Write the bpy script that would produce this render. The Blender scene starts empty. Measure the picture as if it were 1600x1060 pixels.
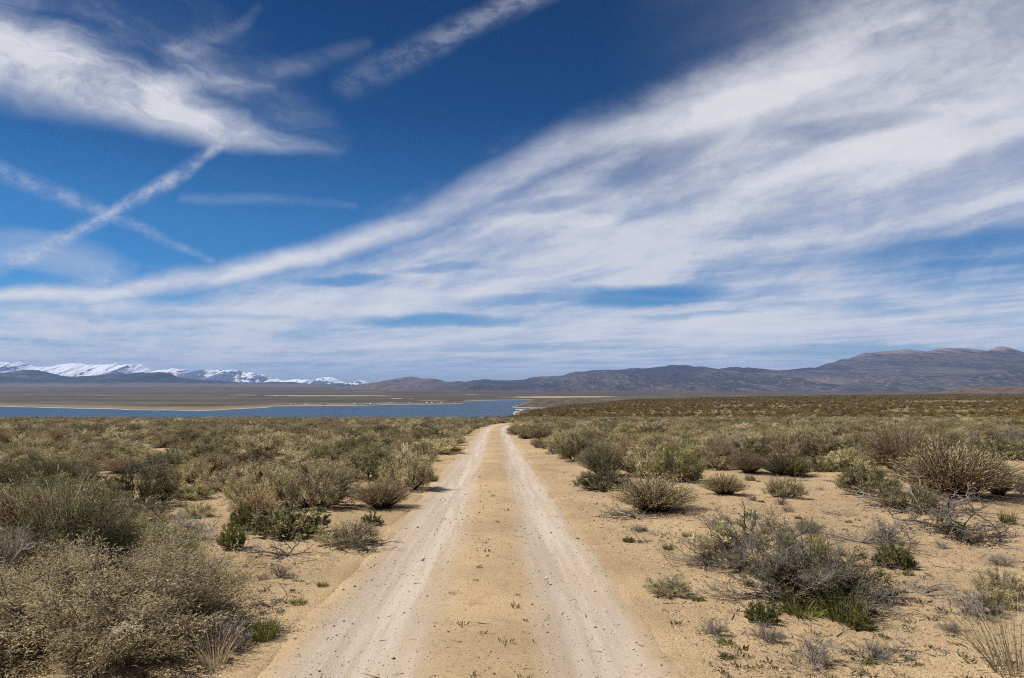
import bpy, math, random
import numpy as np

SC = bpy.context.scene
COL = SC.collection
R = math.radians

# ---------------------------------------------------------------- camera
EYE = 1.70                       # eye height above the track
F, CX, CY, HOR = 1067.0, 800.0, 530.0, 600.0     # focal length in photo pixels, centre, level row
PITCH = math.atan((HOR - CY) / F)
cd = bpy.data.cameras.new("camera")
cd.sensor_width = 36.0
cd.lens = 24.0
cd.clip_start = 0.05
cd.clip_end = 90000.0
cam = bpy.data.objects.new("camera", cd)
COL.objects.link(cam)
cam.location = (0, 0, EYE)
cam.rotation_euler = (R(90) + PITCH, 0, 0)
SC.camera = cam

SC.view_settings.view_transform = 'Standard'
SC.view_settings.look = 'None'
SC.view_settings.gamma = 1.0
SC.view_settings.exposure = 0.42
SC.render.engine = 'CYCLES'
SC.cycles.use_denoising = False
SC.cycles.max_bounces = 4
SC.cycles.diffuse_bounces = 2
SC.cycles.use_adaptive_sampling = True
SC.cycles.adaptive_threshold = 0.015
SC.cycles.adaptive_min_samples = 12
SC.cycles.transparent_max_bounces = 8
SC.cycles.volume_bounces = 0
SC.cycles.pixel_filter_type = 'BLACKMAN_HARRIS'
SC.cycles.filter_width = 1.15

# ---------------------------------------------------------------- sun
SUN_EL, SUN_AZ = R(54), R(-82)     # azimuth clockwise from the view direction (+y): left, a little behind
sl = bpy.data.lights.new("sun", 'SUN')
sl.energy = 5.0
sl.angle = R(0.53)
sl.color = (1.0, 0.95, 0.87)
so = bpy.data.objects.new("sun", sl)
COL.objects.link(so)
so.rotation_euler = (R(90) - SUN_EL, 0, -SUN_AZ + math.pi)
so.location = (-30, -10, 60)

# ---------------------------------------------------------------- node helpers
class G:
    """tiny expression builder over a node tree"""
    def __init__(self, nt): self.nt, self.n, self.l = nt, nt.nodes, nt.links
    def put(self, sock, v):
        if isinstance(v, X): self.l.new(v.s, sock)
        elif v is not None: sock.default_value = v
    def math(self, op, a, b=None, c=None, clamp=False):
        m = self.n.new('ShaderNodeMath'); m.operation = op; m.use_clamp = clamp
        for i, v in enumerate((a, b, c)):
            if v is not None: self.put(m.inputs[i], v)
        return X(self, m.outputs[0])
    def smooth(self, x, a, b, lo=0.0, hi=1.0):
        m = self.n.new('ShaderNodeMapRange'); m.interpolation_type = 'SMOOTHSTEP'
        for i, v in enumerate((x, a, b, lo, hi)): self.put(m.inputs[i], v)
        return X(self, m.outputs[0])
    def lin(self, x, a, b, lo=0.0, hi=1.0):
        m = self.n.new('ShaderNodeMapRange'); m.clamp = True
        for i, v in enumerate((x, a, b, lo, hi)): self.put(m.inputs[i], v)
        return X(self, m.outputs[0])
    def vec(self, x, y, z=0.0):
        m = self.n.new('ShaderNodeCombineXYZ')
        for i, v in enumerate((x, y, z)): self.put(m.inputs[i], v)
        return X(self, m.outputs[0])
    def split(self, v):
        m = self.n.new('ShaderNodeSeparateXYZ'); self.put(m.inputs[0], v)
        return [X(self, o) for o in m.outputs]
    def noise(self, v, scale=1.0, detail=4.0, rough=0.55, dist=0.0, out=0, dim='3D'):
        m = self.n.new('ShaderNodeTexNoise'); m.noise_dimensions = dim
        self.put(m.inputs['Vector'], v)
        m.inputs['Scale'].default_value = scale
        m.inputs['Detail'].default_value = detail
        m.inputs['Roughness'].default_value = rough
        m.inputs['Distortion'].default_value = dist
        return X(self, m.outputs[out])
    def voro(self, v, scale=1.0, out='Distance', feature='F1', rand=1.0):
        m = self.n.new('ShaderNodeTexVoronoi'); m.feature = feature
        self.put(m.inputs['Vector'], v)
        m.inputs['Scale'].default_value = scale
        m.inputs['Randomness'].default_value = rand
        return X(self, m.outputs[out])
    def mix(self, f, a, b, mode='MIX'):
        m = self.n.new('ShaderNodeMix'); m.data_type = 'RGBA'; m.blend_type = mode
        self.put(m.inputs[0], f); self.put(m.inputs[6], rgb(a)); self.put(m.inputs[7], rgb(b))
        return X(self, m.outputs[2])
    def ramp(self, f, stops, interp='LINEAR'):
        m = self.n.new('ShaderNodeValToRGB'); m.color_ramp.interpolation = interp
        e = m.color_ramp.elements
        while len(e) < len(stops): e.new(0.5)
        for k, (p, c) in enumerate(stops):
            e[k].position = p; e[k].color = rgb(c)
        self.put(m.inputs[0], f)
        return X(self, m.outputs[0])
    def curve(self, x, pts, x0, x1, y0, y1):
        """piecewise curve through pts; the node works in 0..1 so scale in and out"""
        m = self.n.new('ShaderNodeFloatCurve'); c = m.mapping.curves[0]
        q = [((a - x0) / (x1 - x0), (b - y0) / (y1 - y0)) for a, b in pts]
        while len(c.points) < len(q): c.points.new(0.5, 0.5)
        for p, (a, b) in zip(c.points, q): p.location = (a, b)
        m.mapping.update()
        self.put(m.inputs['Value'], self.lin(x, x0, x1))
        return X(self, m.outputs[0]) * (y1 - y0) + y0
    def attr(self, name, out='Fac'):
        m = self.n.new('ShaderNodeAttribute'); m.attribute_name = name
        return X(self, m.outputs[out])
    def pos(self):
        return X(self, self.n.new('ShaderNodeNewGeometry').outputs['Position'])
    def objrand(self):
        return X(self, self.n.new('ShaderNodeObjectInfo').outputs['Random'])

def rgb(c):
    return tuple(c) + (1.0,) if isinstance(c, (tuple, list)) and len(c) == 3 else c

class X:
    def __init__(self, g, s): self.g, self.s = g, s
    def __add__(self, o): return self.g.math('ADD', self, o)
    __radd__ = __add__
    def __sub__(self, o): return self.g.math('SUBTRACT', self, o)
    def __rsub__(self, o): return self.g.math('SUBTRACT', o, self)
    def __mul__(self, o): return self.g.math('MULTIPLY', self, o)
    __rmul__ = __mul__
    def __truediv__(self, o): return self.g.math('DIVIDE', self, o)
    def __rtruediv__(self, o): return self.g.math('DIVIDE', o, self)
    def max(self, o): return self.g.math('MAXIMUM', self, o)
    def min(self, o): return self.g.math('MINIMUM', self, o)
    def clamp(self): return self.g.math('ADD', self, 0.0, clamp=True)
    def pow(self, o): return self.g.math('POWER', self, o)

# ---------------------------------------------------------------- sky
def pix_dir(px, py):
    """photo pixel -> unit direction in the world"""
    cx, cz = (px - CX) / F, (CY - py) / F
    c, s = math.cos(PITCH), math.sin(PITCH)
    v = np.array([cx, c - s * cz, s + c * cz])
    return v / np.linalg.norm(v)
def uv(px, py):
    d = pix_dir(px, py)
    return d[0] / d[1], d[2] / d[1]

def build_sky():
    w = bpy.data.worlds.new("World"); SC.world = w; w.use_nodes = True
    nt = w.node_tree; nt.nodes.clear(); g = G(nt)
    out = nt.nodes.new('ShaderNodeOutputWorld'); bg = nt.nodes.new('ShaderNodeBackground')
    nt.links.new(bg.outputs[0], out.inputs[0])
    sky = nt.nodes.new('ShaderNodeTexSky'); sky.sky_type = 'NISHITA'
    sky.sun_disc = False; sky.sun_elevation = SUN_EL; sky.sun_rotation = SUN_AZ
    sky.altitude = 2100; sky.air_density = 1.0; sky.dust_density = 0.15; sky.ozone_density = 3.0
    tc = nt.nodes.new('ShaderNodeTexCoord')
    d = X(g, tc.outputs['Generated'])
    dx, dy, dz = g.split(d)
    front = g.smooth(dy, 0.05, 0.3)
    iy = dy.max(0.06)
    u0, v0 = dx / iy, dz / iy                       # tangent plane in front of the viewer's horizon
    hz = dz.max(0.0) + 0.035
    P = g.vec(dx / hz, dy / hz, 0.0)                # the flat cloud deck seen from below
    px_, py_, _ = g.split(P)
    # fibres along the big band (plan direction .58,-.81) and along the upper-left plume (.63,.77)
    def fib(ang, along, across, scale, detail, rough, dist, seed):
        ca, sa = math.cos(ang), math.sin(ang)
        a = (px_ * ca + py_ * sa) * along
        b = (py_ * ca - px_ * sa) * across
        return g.noise(g.vec(a + seed, b - seed, 0.0), scale, detail, rough, dist, 0, '2D')
    wn = g.noise(g.vec(u0, v0 * 1.5, 0.0), 3.2, 5, .6, 0.0, 1, '2D')
    wx, wy, wz = g.split(wn)
    px_ = px_ + (wx - .5) * .6
    py_ = py_ + (wy - .5) * .6
    nA = fib(math.atan2(-.81, .58), .50, 1.15, 1.3, 6, .58, 0, 3.1)
    ca_, sa_ = math.cos(R(-17)), math.sin(R(-17))          # fibres lying along the upper-left plume
    qa, qb = u0 * ca_ + v0 * sa_ + (wx - .5) * .16, v0 * ca_ - u0 * sa_ + (wy - .5) * .13
    nB = g.noise(g.vec(qa * 3.4 + 4.2, qb * 13.0 + 1.7, 0.0), 1.0, 6, .6, 0, 0, '2D')
    cb_, sb_ = math.cos(R(24)), math.sin(R(24))
    ra, rb = u0 * cb_ + v0 * sb_ + (wx - .5) * .10, v0 * cb_ - u0 * sb_ + (wy - .5) * .12
    nC = g.noise(g.vec(ra * 2.3 + 9.1, rb * 10.0 + 3.3, 0.0), 1.0, 6, .62, 0, 0, '2D')
    nA = nA * .5 + nC * .5
    nH = fib(0.12, .22, .55, 1.0, 5, .55, 0, 5.5)       # low streaks parallel to the horizon
    nF = g.noise(g.vec(u0 + 2.0, v0 * 1.6 + wx * .08, 0.0), 24, 4, .65, 0, 0, '2D')   # fine break-up
    u = u0 + (wx - .5) * .05
    v = v0 + (wy - .5) * .04
    us = u0 + (wx - .5) * .025
    vs = v0 + (wy - .5) * .022
    def stroke(pts, uu, vv, soft=0.0):
        """pts: (px, py, half width px, strength); soft capsule chain"""
        tot = None
        for (ax, ay, aw, aa), (bx, by, bw, ba) in zip(pts[:-1], pts[1:]):
            (u1, v1), (u2, v2) = uv(ax, ay), uv(bx, by)
            du, dv = u2 - u1, v2 - v1
            h = g.math('ADD', ((uu - u1) * du + (vv - v1) * dv) / (du * du + dv * dv), 0.0, clamp=True)
            ex, ey = uu - u1 - h * du, vv - v1 - h * dv
            dist = g.math('SQRT', ex * ex + ey * ey)
            wd = (h * (bw - aw) + aw) * (1 / F)
            m = g.smooth(dist / wd, soft, 1.0, 1.0, 0.0) * (h * (ba - aa) + aa)
            tot = m if tot is None else tot.max(m)
        return tot
    def blob(cx, cy, rx, ry, rot=0.0):
        (uc, vc) = uv(cx, cy)
        ca, sa = math.cos(R(rot)), math.sin(R(rot))
        a = ((u - uc) * ca + (v - vc) * sa) * (F / rx)
        b = ((v - vc) * ca - (u - uc) * sa) * (F / ry)
        return g.smooth(a * a + b * b, 0.0, 1.0, 1.0, 0.0)
    # --- upper-left plume
    plume = stroke([(-120, 60, 85, 1.0), (60, 105, 95, 1.0), (200, 150, 72, 1.0), (340, 195, 52, .9), (440, 222, 28, .6), (530, 238, 10, .06)], u, v)
    veil = stroke([(-60, 10, 110, .5), (230, 70, 130, .45), (400, 150, 110, .3), (520, 225, 40, .15)], u, v)
    wisp = stroke([(250, 135, 44, .30), (420, 120, 32, .26), (570, 70, 18, .10)], us, vs).max(
           stroke([(280, 70, 34, .22), (370, 45, 20, .16), (400, 10, 12, .05)], us, vs)).max(
           stroke([(290, 312, 14, .12), (420, 314, 14, .2), (550, 323, 10, .12)], us, vs))
    ul = plume * g.smooth(nB, .25, .62, .35, 1.0) + veil * g.smooth(nB, .32, .75, .1, 1.0) + wisp * g.smooth(nB, .35, .65, .3, 1.0)
    # --- contrails
    tex = g.smooth(nF, .32, .66, .30, 1.0)
    con = stroke([(860, -25, 34, .34), (700, 55, 34, .30), (540, 130, 40, .12)], us, vs).max(
          stroke([(350, 222, 16, .45), (270, 282, 22, .55), (180, 333, 17, .6), (60, 395, 20, .45), (-20, 420, 24, .4)], us, vs)).max(
          stroke([(-30, 255, 26, .25), (80, 300, 22, .32), (180, 340, 17, .4), (330, 408, 9, .22)], us, vs)) * tex
    # --- the great band: everything under a rising edge on the right
    E = [(-200, 462), (0, 455), (150, 436), (330, 420), (480, 385), (600, 345), (700, 300), (800, 240), (900, 190), (1000, 150), (1100, 105), (1250, 40), (1400, -40), (1700, -200)]
    cu = [uv(a, b) for a, b in E]
    edge = g.curve(u0, cu, -.95, .95, 0.0, .9)
    under = edge - v0 + (wy - .5) * .06 + (nA - .5) * .13 + (nF - .5) * .012
    deck = g.smooth(under, -.03, .10)
    core = stroke([(-150, 474, 22, .95), (150, 457, 27, 1.0), (330, 438, 30, 1.0), (500, 402, 34, .9), (640, 356, 42, .85),
                   (760, 300, 52, .9), (880, 230, 52, .85), (1020, 185, 55, .7), (1250, 120, 70, .75), (1480, 65, 70, .7), (1750, -10, 80, .7)], u, v)
    body = stroke([(760, 400, 60, .55), (900, 345, 60, .9), (1060, 320, 75, .7)], u, v).max(
           blob(1330, 260, 520, 190, 6) * 1.1).max(blob(1200, 505, 420, 42, 2) * .95).max(blob(1180, 400, 420, 110, 3) * .8).max(
           blob(660, 440, 180, 34, 6) * .9).max(blob(915, 345, 110, 28, 3) * 1.1).max(blob(1600, 300, 350, 110, 0) * .6)
    gaps = (blob(1000, 460, 190, 26, 2) * g.smooth(nH, .75, .45, .6, 1.0)).max(blob(1540, 405, 300, 60, 6) * .9 * g.smooth(nA, .72, .40, .5, 1.0)).max(blob(690, 500, 190, 14, 0) * .95).max(
           blob(540, 440, 90, 11, 4) * .8).max(blob(1080, 490, 130, 7, 2) * .7).max(blob(700, 420, 90, 10, 5) * .5).max(
           blob(1330, 195, 160, 26, 8) * .45).max(blob(1010, 255, 150, 40, 22) * .45).max(blob(1400, 548, 360, 14, 0) * .8).max(blob(300, 494, 200, 9, -2) * .75).max(blob(760, 545, 260, 8, 0) * .6).max(
           blob(850, 468, 300, 12, 1) * .6).max(blob(860, 320, 110, 14, 10) * .35)
    streak = g.smooth(nH, .36, .64)
    big = core * g.smooth(nA, .30, .58, .58, 1.0) + body * g.smooth(nA, .30, .62, .55, 1.0) * .85
    thin = g.smooth(nA, .30, .64, .36, .84)
    D1 = (deck * thin).max(big.min(.96)) * (1.0 - gaps * .95)
    D2 = g.smooth(v0, .03, .12, .58, .10) * g.smooth(v0, .19, .11) * (streak * .95 + .08) * (1.0 - gaps * .7)
    lowl = blob(60, 395, 180, 40, -10) * .45 + blob(120, 500, 320, 40, 0) * .65 + blob(620, 545, 420, 22, 0) * .6 + blob(985, 566, 85, 11, 0) * .8 + blob(1300, 520, 300, 22, 2) * .4 + blob(550, 476, 300, 30, 4) * .75 + blob(1150, 508, 380, 30, 1) * .8 + blob(1020, 482, 150, 10, 5) * .5
    D3 = lowl * g.smooth(nH, .3, .6, .45, 1.0)
    upright = g.smooth(u0, .12, .6) * g.smooth(v0, .2, .4) * g.smooth(nA, .3, .7, .2, .6)
    D = g.math('ADD', 1.0 - (1.0 - ul.min(.93)) * (1.0 - con) * (1.0 - D1.min(.94)) * (1.0 - D2.min(.9)) * (1.0 - D3.min(.8)) * (1.0 - upright * .6), 0.0, clamp=True)
    D = D * g.smooth(v0, -.005, .03, .45, 1.0)
    generic = g.smooth(nH, .45, .75) * .7
    D = D * front + generic * (1.0 - front)
    D = D * g.smooth(dz, -.01, .02)
    shade = g.smooth(nA * .6 + nF * .25 + D * .3, .38, .82)
    cl = g.mix(shade, (.41, .44, .525), (.575, .575, .60))
    skyc = X(g, sky.outputs[0])
    # deepen: the photo's polarised blue, darkest high up
    skyk = g.ramp(dz, [(0, (.040, .048, .054)), (.11, (.0145, .046, .066)), (.22, (.0145, .044, .064)), (.37, (.0045, .024, .041)), (.52, (.0025, .017, .032))])
    skyb = g.mix(1.0, skyc, skyk, 'MULTIPLY')
    fin = g.mix(D, skyb, cl)
    # strength 0.1 on the sky texture: the same factor is folded out of the cloud colour
    fin10 = g.mix(1.0, fin, (10, 10, 10), 'MULTIPLY')
    nt.links.new(fin10.s, bg.inputs[0])
    bg.inputs[1].default_value = 0.1
    w.cycles.sampling_method = 'NONE'
build_sky()
# ================================================================ numpy helpers
def _h(ix, iy, seed):
    n = (ix.astype(np.int64) * 374761393 + iy.astype(np.int64) * 668265263 + seed * 974634777) & 0x7fffffff
    n = ((n ^ (n >> 13)) * 1274126177) & 0x7fffffff
    return ((n ^ (n >> 16)) & 0xffff) / 65535.0
def vnoise(x, y, seed=0):
    x = np.asarray(x, float); y = np.asarray(y, float)
    ix, iy = np.floor(x), np.floor(y); fx, fy = x - ix, y - iy
    fx = fx * fx * fx * (fx * (fx * 6 - 15) + 10); fy = fy * fy * fy * (fy * (fy * 6 - 15) + 10)
    a, b = _h(ix, iy, seed), _h(ix + 1, iy, seed)
    c, d = _h(ix, iy + 1, seed), _h(ix + 1, iy + 1, seed)
    return (a + (b - a) * fx) * (1 - fy) + (c + (d - c) * fx) * fy
def fbm(x, y, oct=5, seed=0, gain=.5, lac=2.03):
    t, a, s = 0, 1.0, 0.0
    for k in range(oct):
        t = t + a * (vnoise(x, y, seed + k * 17) * 2 - 1); s += a
        x, y, a = x * lac + 11.3, y * lac - 7.1, a * gain
    return t / s
def ridged(x, y, oct=5, seed=0, gain=.55, lac=2.1):
    t, a, s = 0, 1.0, 0.0
    for k in range(oct):
        t = t + a * (1 - np.abs(vnoise(x, y, seed + k * 13) * 2 - 1)) ** 1.5; s += a
        x, y, a = x * lac + 5.7, y * lac + 3.9, a * gain
    return t / s
def sst(x, a, b):
    t = np.clip((x - a) / (b - a), 0, 1); return t * t * (3 - 2 * t)

def mesh_np(name, V, faces, mat=None, smooth=False, attrs=None, parent=None, link=True, mats=None, fmat=None):
    """V (n,3); faces (m,k) int array or list of such arrays"""
    if isinstance(faces, np.ndarray): faces = [faces]
    faces = [f for f in faces if len(f)]
    me = bpy.data.meshes.new(name)
    V = np.ascontiguousarray(V, np.float32)
    nl = sum(f.size for f in faces); nf = sum(len(f) for f in faces)
    me.vertices.add(len(V)); me.vertices.foreach_set("co", V.ravel())
    me.loops.add(nl); me.polygons.add(nf)
    me.loops.foreach_set("vertex_index", np.concatenate([f.ravel() for f in faces]).astype(np.int32))
    tot = np.concatenate([np.full(len(f), f.shape[1]) for f in faces])
    st = np.concatenate([[0], np.cumsum(tot)[:-1]])
    me.polygons.foreach_set("loop_start", st.astype(np.int32))
    if smooth: me.polygons.foreach_set("use_smooth", np.ones(nf, bool))
    for k, a in (attrs or {}).items():
        at = me.attributes.new(k, 'FLOAT', 'POINT'); at.data.foreach_set("value", np.ascontiguousarray(a, np.float32).ravel())
    if mat: me.materials.append(mat)
    me.update(calc_edges=True)
    if not link: return me
    o = bpy.data.objects.new(name, me); COL.objects.link(o)
    if parent: o.parent = parent
    return o
def grid_faces(nu, nv, wrap=False):
    i, j = np.meshgrid(np.arange(nu if wrap else nu - 1), np.arange(nv - 1), indexing='ij')
    a = i * nv + j; b = ((i + 1) % nu) * nv + j
    return np.stack([a, b, b + 1, a + 1], -1).reshape(-1, 4)
def kind(o, k, label=None):
    o['kind'] = k
    if label: o['label'] = label
    return o
def tag(o, label, cat, group=None):
    o['label'] = label; o['category'] = cat
    if group: o['group'] = group
    return o

# ================================================================ terrain
DK = np.array([0, 185, 230, 300, 450, 700, 1000, 1250, 1600, 1700, 1760, 1850, 1920, 2300, 2800, 3600], float)
def _row(d, r): return EYE - (r - HOR) / F * d
S = .0435
TAB = {
 -700: [0, -8.0, -10.6, -16, -30, -52, -62, -64, -66, -66, -66, -66, -66, -70, -75, -80],
  700: [0, -8.0, -10.6, -16, -30, -52, -62, -64, -66, -66, -66, -66, -66, -70, -75, -80],
  792: [0, -8.0, -10.3, -14, -25, -45, -60, -63, -63, -62.5, -62.5, -63, -64, -70, -75, -80],
  808: [0, -8.0, -10.2, -13, -20, -34, -48, -58, -61.5, -60.5, -60.2, -56, -58, -66, -75, -80],
  840: [0, -8.0, -10.0, -12.3, -17.6, -26.5, -36.5, -45, -57, -60.5, -59.5, -45, -39.5, -46, -70, -80],
  900: [0, -8.0, -9.9, -12.2, -15.9, -22.3, -30, -37, -46, -50, -50, -43, -38.7, -44, -68, -80],
  1000: [0, -8.0, -9.9, -12.2, -13.2, -17.3, -23.8, -28.5, -33.5, -34.5, -35, -34.6, -34.3, -40, -68, -80],
  1200: [0, -8.0, -9.8, -11.9, -11.8, -15.0, -19.2, -22.5, -26.3, -27, -27.5, -28, -28.4, -35, -66, -80],
  1600: [0, -8.0, -9.7, -11.2, -10.8, -12.8, -16.5, -19, -22.2, -23, -23.4, -24, -24.3, -32, -66, -80],
  3000: [0, -8.0, -9.7, -11.2, -10.8, -12.8, -16.5, -19, -22.2, -23, -23.4, -24, -24.3, -32, -66, -80]}
PXK = np.array(sorted(TAB), float)
LD = np.linspace(0, 3600, 1801)                    # 2 m steps
def _sm(z):
    out = z.copy()
    for w in (9,):
        k = np.hanning(2 * w + 1); k /= k.sum()
        p = np.pad(out, w, mode='edge'); out = np.convolve(p, k, 'valid')
    out[:60] = z[:60]
    return out
ZT = np.array([_sm(np.interp(LD, DK, TAB[k])) for k in sorted(TAB)])
def road_x(y):
    y = np.asarray(y, float)
    return -0.08 - 0.0238 * y + np.where(y > 72, (np.clip(y, 72, 200) - 72) ** 2 / 640.0, 0)
def gz_base(x, y):
    x = np.asarray(x, float); y = np.asarray(y, float)
    yy = np.maximum(y, 1.0)
    px = np.clip(CX + F * x / np.maximum(yy, np.abs(x) * .45), -700, 3000)
    fi = np.interp(px, PXK, np.arange(len(PXK))); i = np.clip(fi.astype(int), 0, len(PXK) - 2); f = fi - i
    f = f * f * (3 - 2 * f)
    fd = np.clip(yy / 2.0, 0, 1799.999); j = fd.astype(int); t = fd - j
    z0 = ZT[i, j] * (1 - t) + ZT[i, j + 1] * t
    z1 = ZT[i + 1, j] * (1 - t) + ZT[i + 1, j + 1] * t
    z = z0 * (1 - f) + z1 * f
    return np.where(y < 1, -0.0433 * np.clip(y, -300, 1), z)
RW_L, RW_R = 1.62, 1.42            # half widths of the graded strip
RUT_L, RUT_R = -0.86, 0.83
def gz(x, y):
    x = np.asarray(x, float); y = np.asarray(y, float)
    z = gz_base(x, y)
    d = np.hypot(x, y)
    off = x - road_x(y)
    away = sst(np.abs(off), 1.5, 3.2)
    near = 1 - sst(d, 60, 220)
    z = z + away * (.055 * fbm(x * .45, y * .45, 3, 5) + .022 * fbm(x * 2.1, y * 2.1, 3, 9)) * (.3 + .7 * near)
    z = z + away * .05 * sst(np.abs(off), 1.6, 4.0)
    z = z + sst(d, 150, 420) * fbm(x / 55., y / 55., 4, 21) * .9
    z = z + sst(d, 500, 1500) * fbm(x / 160., y / 160., 4, 33) * 2.2
    return z
def rz(x, y):
    """surface of the worn track"""
    off = x - road_x(y)
    z = gz_base(x, y) + .012
    n1 = fbm(x * 1.3, y * .35, 3, 51) * .1
    for c, w in ((RUT_L, .36), (RUT_R, .33)):
        z = z - .032 * np.exp(-((off - c - n1) / w) ** 2)
    z = z + .018 * np.exp(-(off / .42) ** 2) + .006 * fbm(x * 3.2, y * 1.6, 4, 61)
    edge = np.maximum(off - RW_R, -off - RW_L) + .20 * fbm(x * .9, y * .7, 4, 71)
    z = z - .09 * sst(edge, -.30, .22)
    return z

def build_ground():
    az = np.concatenate([np.arange(-180, -46, 4.0), np.arange(-46, 46.01, .115), np.arange(50, 180, 4.0)])
    rr = [0.0]
    r = .5
    while r < 4300: rr.append(r); r *= 1.0125
    rr = np.array(rr)
    A, Q = np.meshgrid(np.radians(az), rr, indexing='ij')
    x, y = Q * np.sin(A), Q * np.cos(A)
    z = gz(x, y)
    # sheet lies a few cm lower beneath the track, which is its own surface
    off = x - road_x(y)
    ins = (1 - sst(np.maximum(off - RW_R, -off - RW_L), -.5, -.05)) * (y > -30) * (y < 172)
    z = z - .10 * ins
    V = np.stack([x, y, z], -1).reshape(-1, 3)
    o = mesh_np("ground", V, grid_faces(len(az), len(rr), True), mat_ground(), True)
    kind(o, 'structure', "sandy desert ground with scattered sagebrush reaching to the far mesa")
    return o
def build_road():
    ys = [-25.0]
    while ys[-1] < 170: ys.append(ys[-1] + max(.045, abs(ys[-1]) * .006))
    ys = np.array(ys); us = np.linspace(-2.3, 2.1, 90)
    Y, U = np.meshgrid(ys, us, indexing='ij')
    Xx = road_x(Y) + U
    V = np.stack([Xx, Y, rz(Xx, Y)], -1).reshape(-1, 3)
    o = mesh_np("road", V, grid_faces(len(ys), len(us))[:, ::-1], mat_road(), True, {'off': U.ravel()})
    kind(o, 'structure', "pale two-rut dirt track with a sandy strip between its wheel ruts")

# ================================================================ ground materials
def newmat(name):
    m = bpy.data.materials.new(name); m.use_nodes = True
    nt = m.node_tree; nt.nodes.clear(); g = G(nt)
    out = nt.nodes.new('ShaderNodeOutputMaterial')
    b = nt.nodes.new('ShaderNodeBsdfPrincipled')
    nt.links.new(b.outputs[0], out.inputs[0])
    b.inputs['Roughness'].default_value = .9
    b.inputs['Specular IOR Level'].default_value = .15
    return m, g, b, out
def bump(g, b, h, dist, strength=1.0):
    n = g.n.new('ShaderNodeBump'); n.inputs['Strength'].default_value = strength; n.inputs['Distance'].default_value = dist
    g.put(n.inputs['Height'], h); g.l.new(n.outputs[0], b.inputs['Normal'])
SAND_A, SAND_B = (.432, .311, .174), (.325, .230, .128)
def sand_nodes(g):
    p = g.pos()
    n1 = g.noise(p, .35, 4, .6); n2 = g.noise(p, 5.0, 5, .65); n3 = g.noise(p, 45, 3, .7)
    n0 = g.noise(p, .9, 4, .6)
    c = g.mix(g.smooth(n1 * .6 + n0 * .4, .38, .62), SAND_A, SAND_B)
    n4 = g.noise(p, 17, 4, .7)
    c = g.mix(g.smooth(n2, .50, .72) * .55, c, (.27, .18, .10))
    c = g.mix(g.smooth(n4, .56, .70) * .6, c, (.20, .135, .075))
    c = g.mix(g.smooth(n3, .56, .70) * .75, c, (.14, .10, .06))
    c = g.mix(g.smooth(n3, .40, .28) * .6, c, (.60, .46, .31))
    return p, c, n2, n3
def mat_ground():
    m, g, b, _ = newmat("sandy_ground")
    p, c, n2, n3 = sand_nodes(g)
    x, y, z = g.split(p)
    far = g.smooth(y, 420, 1000)
    nd = g.noise(g.vec(x * .16, y * .07, 9.0), 1.0, 5, .7)
    c = g.mix(g.smooth(y, 190, 260) * g.smooth(nd, .30, .62, .6, .97), c, (.150, .118, .062))
    # far off the brush grows too fine to tell apart: olive cover with bare sandy breaks
    nb = g.noise(g.vec(x * .010, y * .004, 0.0), 1.0, 6, .62)
    nc = g.noise(g.vec(x * .05, y * .02, 3.0), 1.0, 4, .7)
    veg = g.mix(g.smooth(nc, .38, .66), (.052, .042, .022), (.10, .077, .042))
    veg = g.mix(g.smooth(nb, .54, .70) * .6, veg, (.22, .165, .10))
    c = g.mix(far * .95, c, veg)
    shore = g.smooth(z, -58.6, -60.2) * g.smooth(y, 900, 1100)
    c = g.mix(shore, c, (.46, .42, .34))
    g.put(b.inputs['Base Color'], c)
    bump(g, b, n2 * .6 + n3 * .4, .05, 1.0)
    return m
def mat_road():
    m, g, b, _ = newmat("track_dirt")
    p, c, n2, n3 = sand_nodes(g)
    x, y, z = g.split(p)
    off = g.attr('off')
    wob = (g.noise(g.vec(x * .9, y * .16, 0.0), 1.0, 4, .6) - .5) * .42
    o = off + wob
    grit = g.noise(p, 95, 3, .75)
    patch = g.noise(g.vec(x * 2.2, y * .45, 4.0), 1.0, 5, .65)
    fine = g.mix(g.smooth(grit, .36, .66), (.45, .375, .305), (.28, .232, .185))
    run = g.noise(g.vec(x * 7.5 + y * .18, y * .22, 8.0), 1.0, 5, .6)     # streaks drawn out by the wheels
    fine = g.mix(g.smooth(run, .40, .62) * .55, fine, (.50, .42, .34))
    fine = g.mix(g.smooth(patch, .48, .70) * .55, fine, (.345, .285, .225))
    def rut(cn, w0, w1):
        a = g.math('ABSOLUTE', o - cn); return g.smooth(a, w0, w1, 1.0, 0.0)
    k = rut(RUT_L, .24, .66).max(rut(RUT_R, .20, .56)) * g.smooth(run * .5 + patch * .5, .34, .56, .45, 1.0)
    wash = g.smooth(g.math('ABSOLUTE', o), .45, .9) * g.smooth(g.math('ABSOLUTE', o), 1.40, .95) * .6
    core = rut(RUT_L + .06, .03, .19).max(rut(RUT_R - .02, .03, .17)) * g.smooth(run, .38, .6)
    c2 = g.mix(wash, c, (.46, .34, .225))
    c2 = g.mix(k * .9, c2, fine)
    c2 = g.mix(core * .4, c2, (.52, .455, .385))
    g.put(b.inputs['Base Color'], c2)
    bump(g, b, n2 * .4 + grit * .6, .02, .7)
    return m

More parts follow.
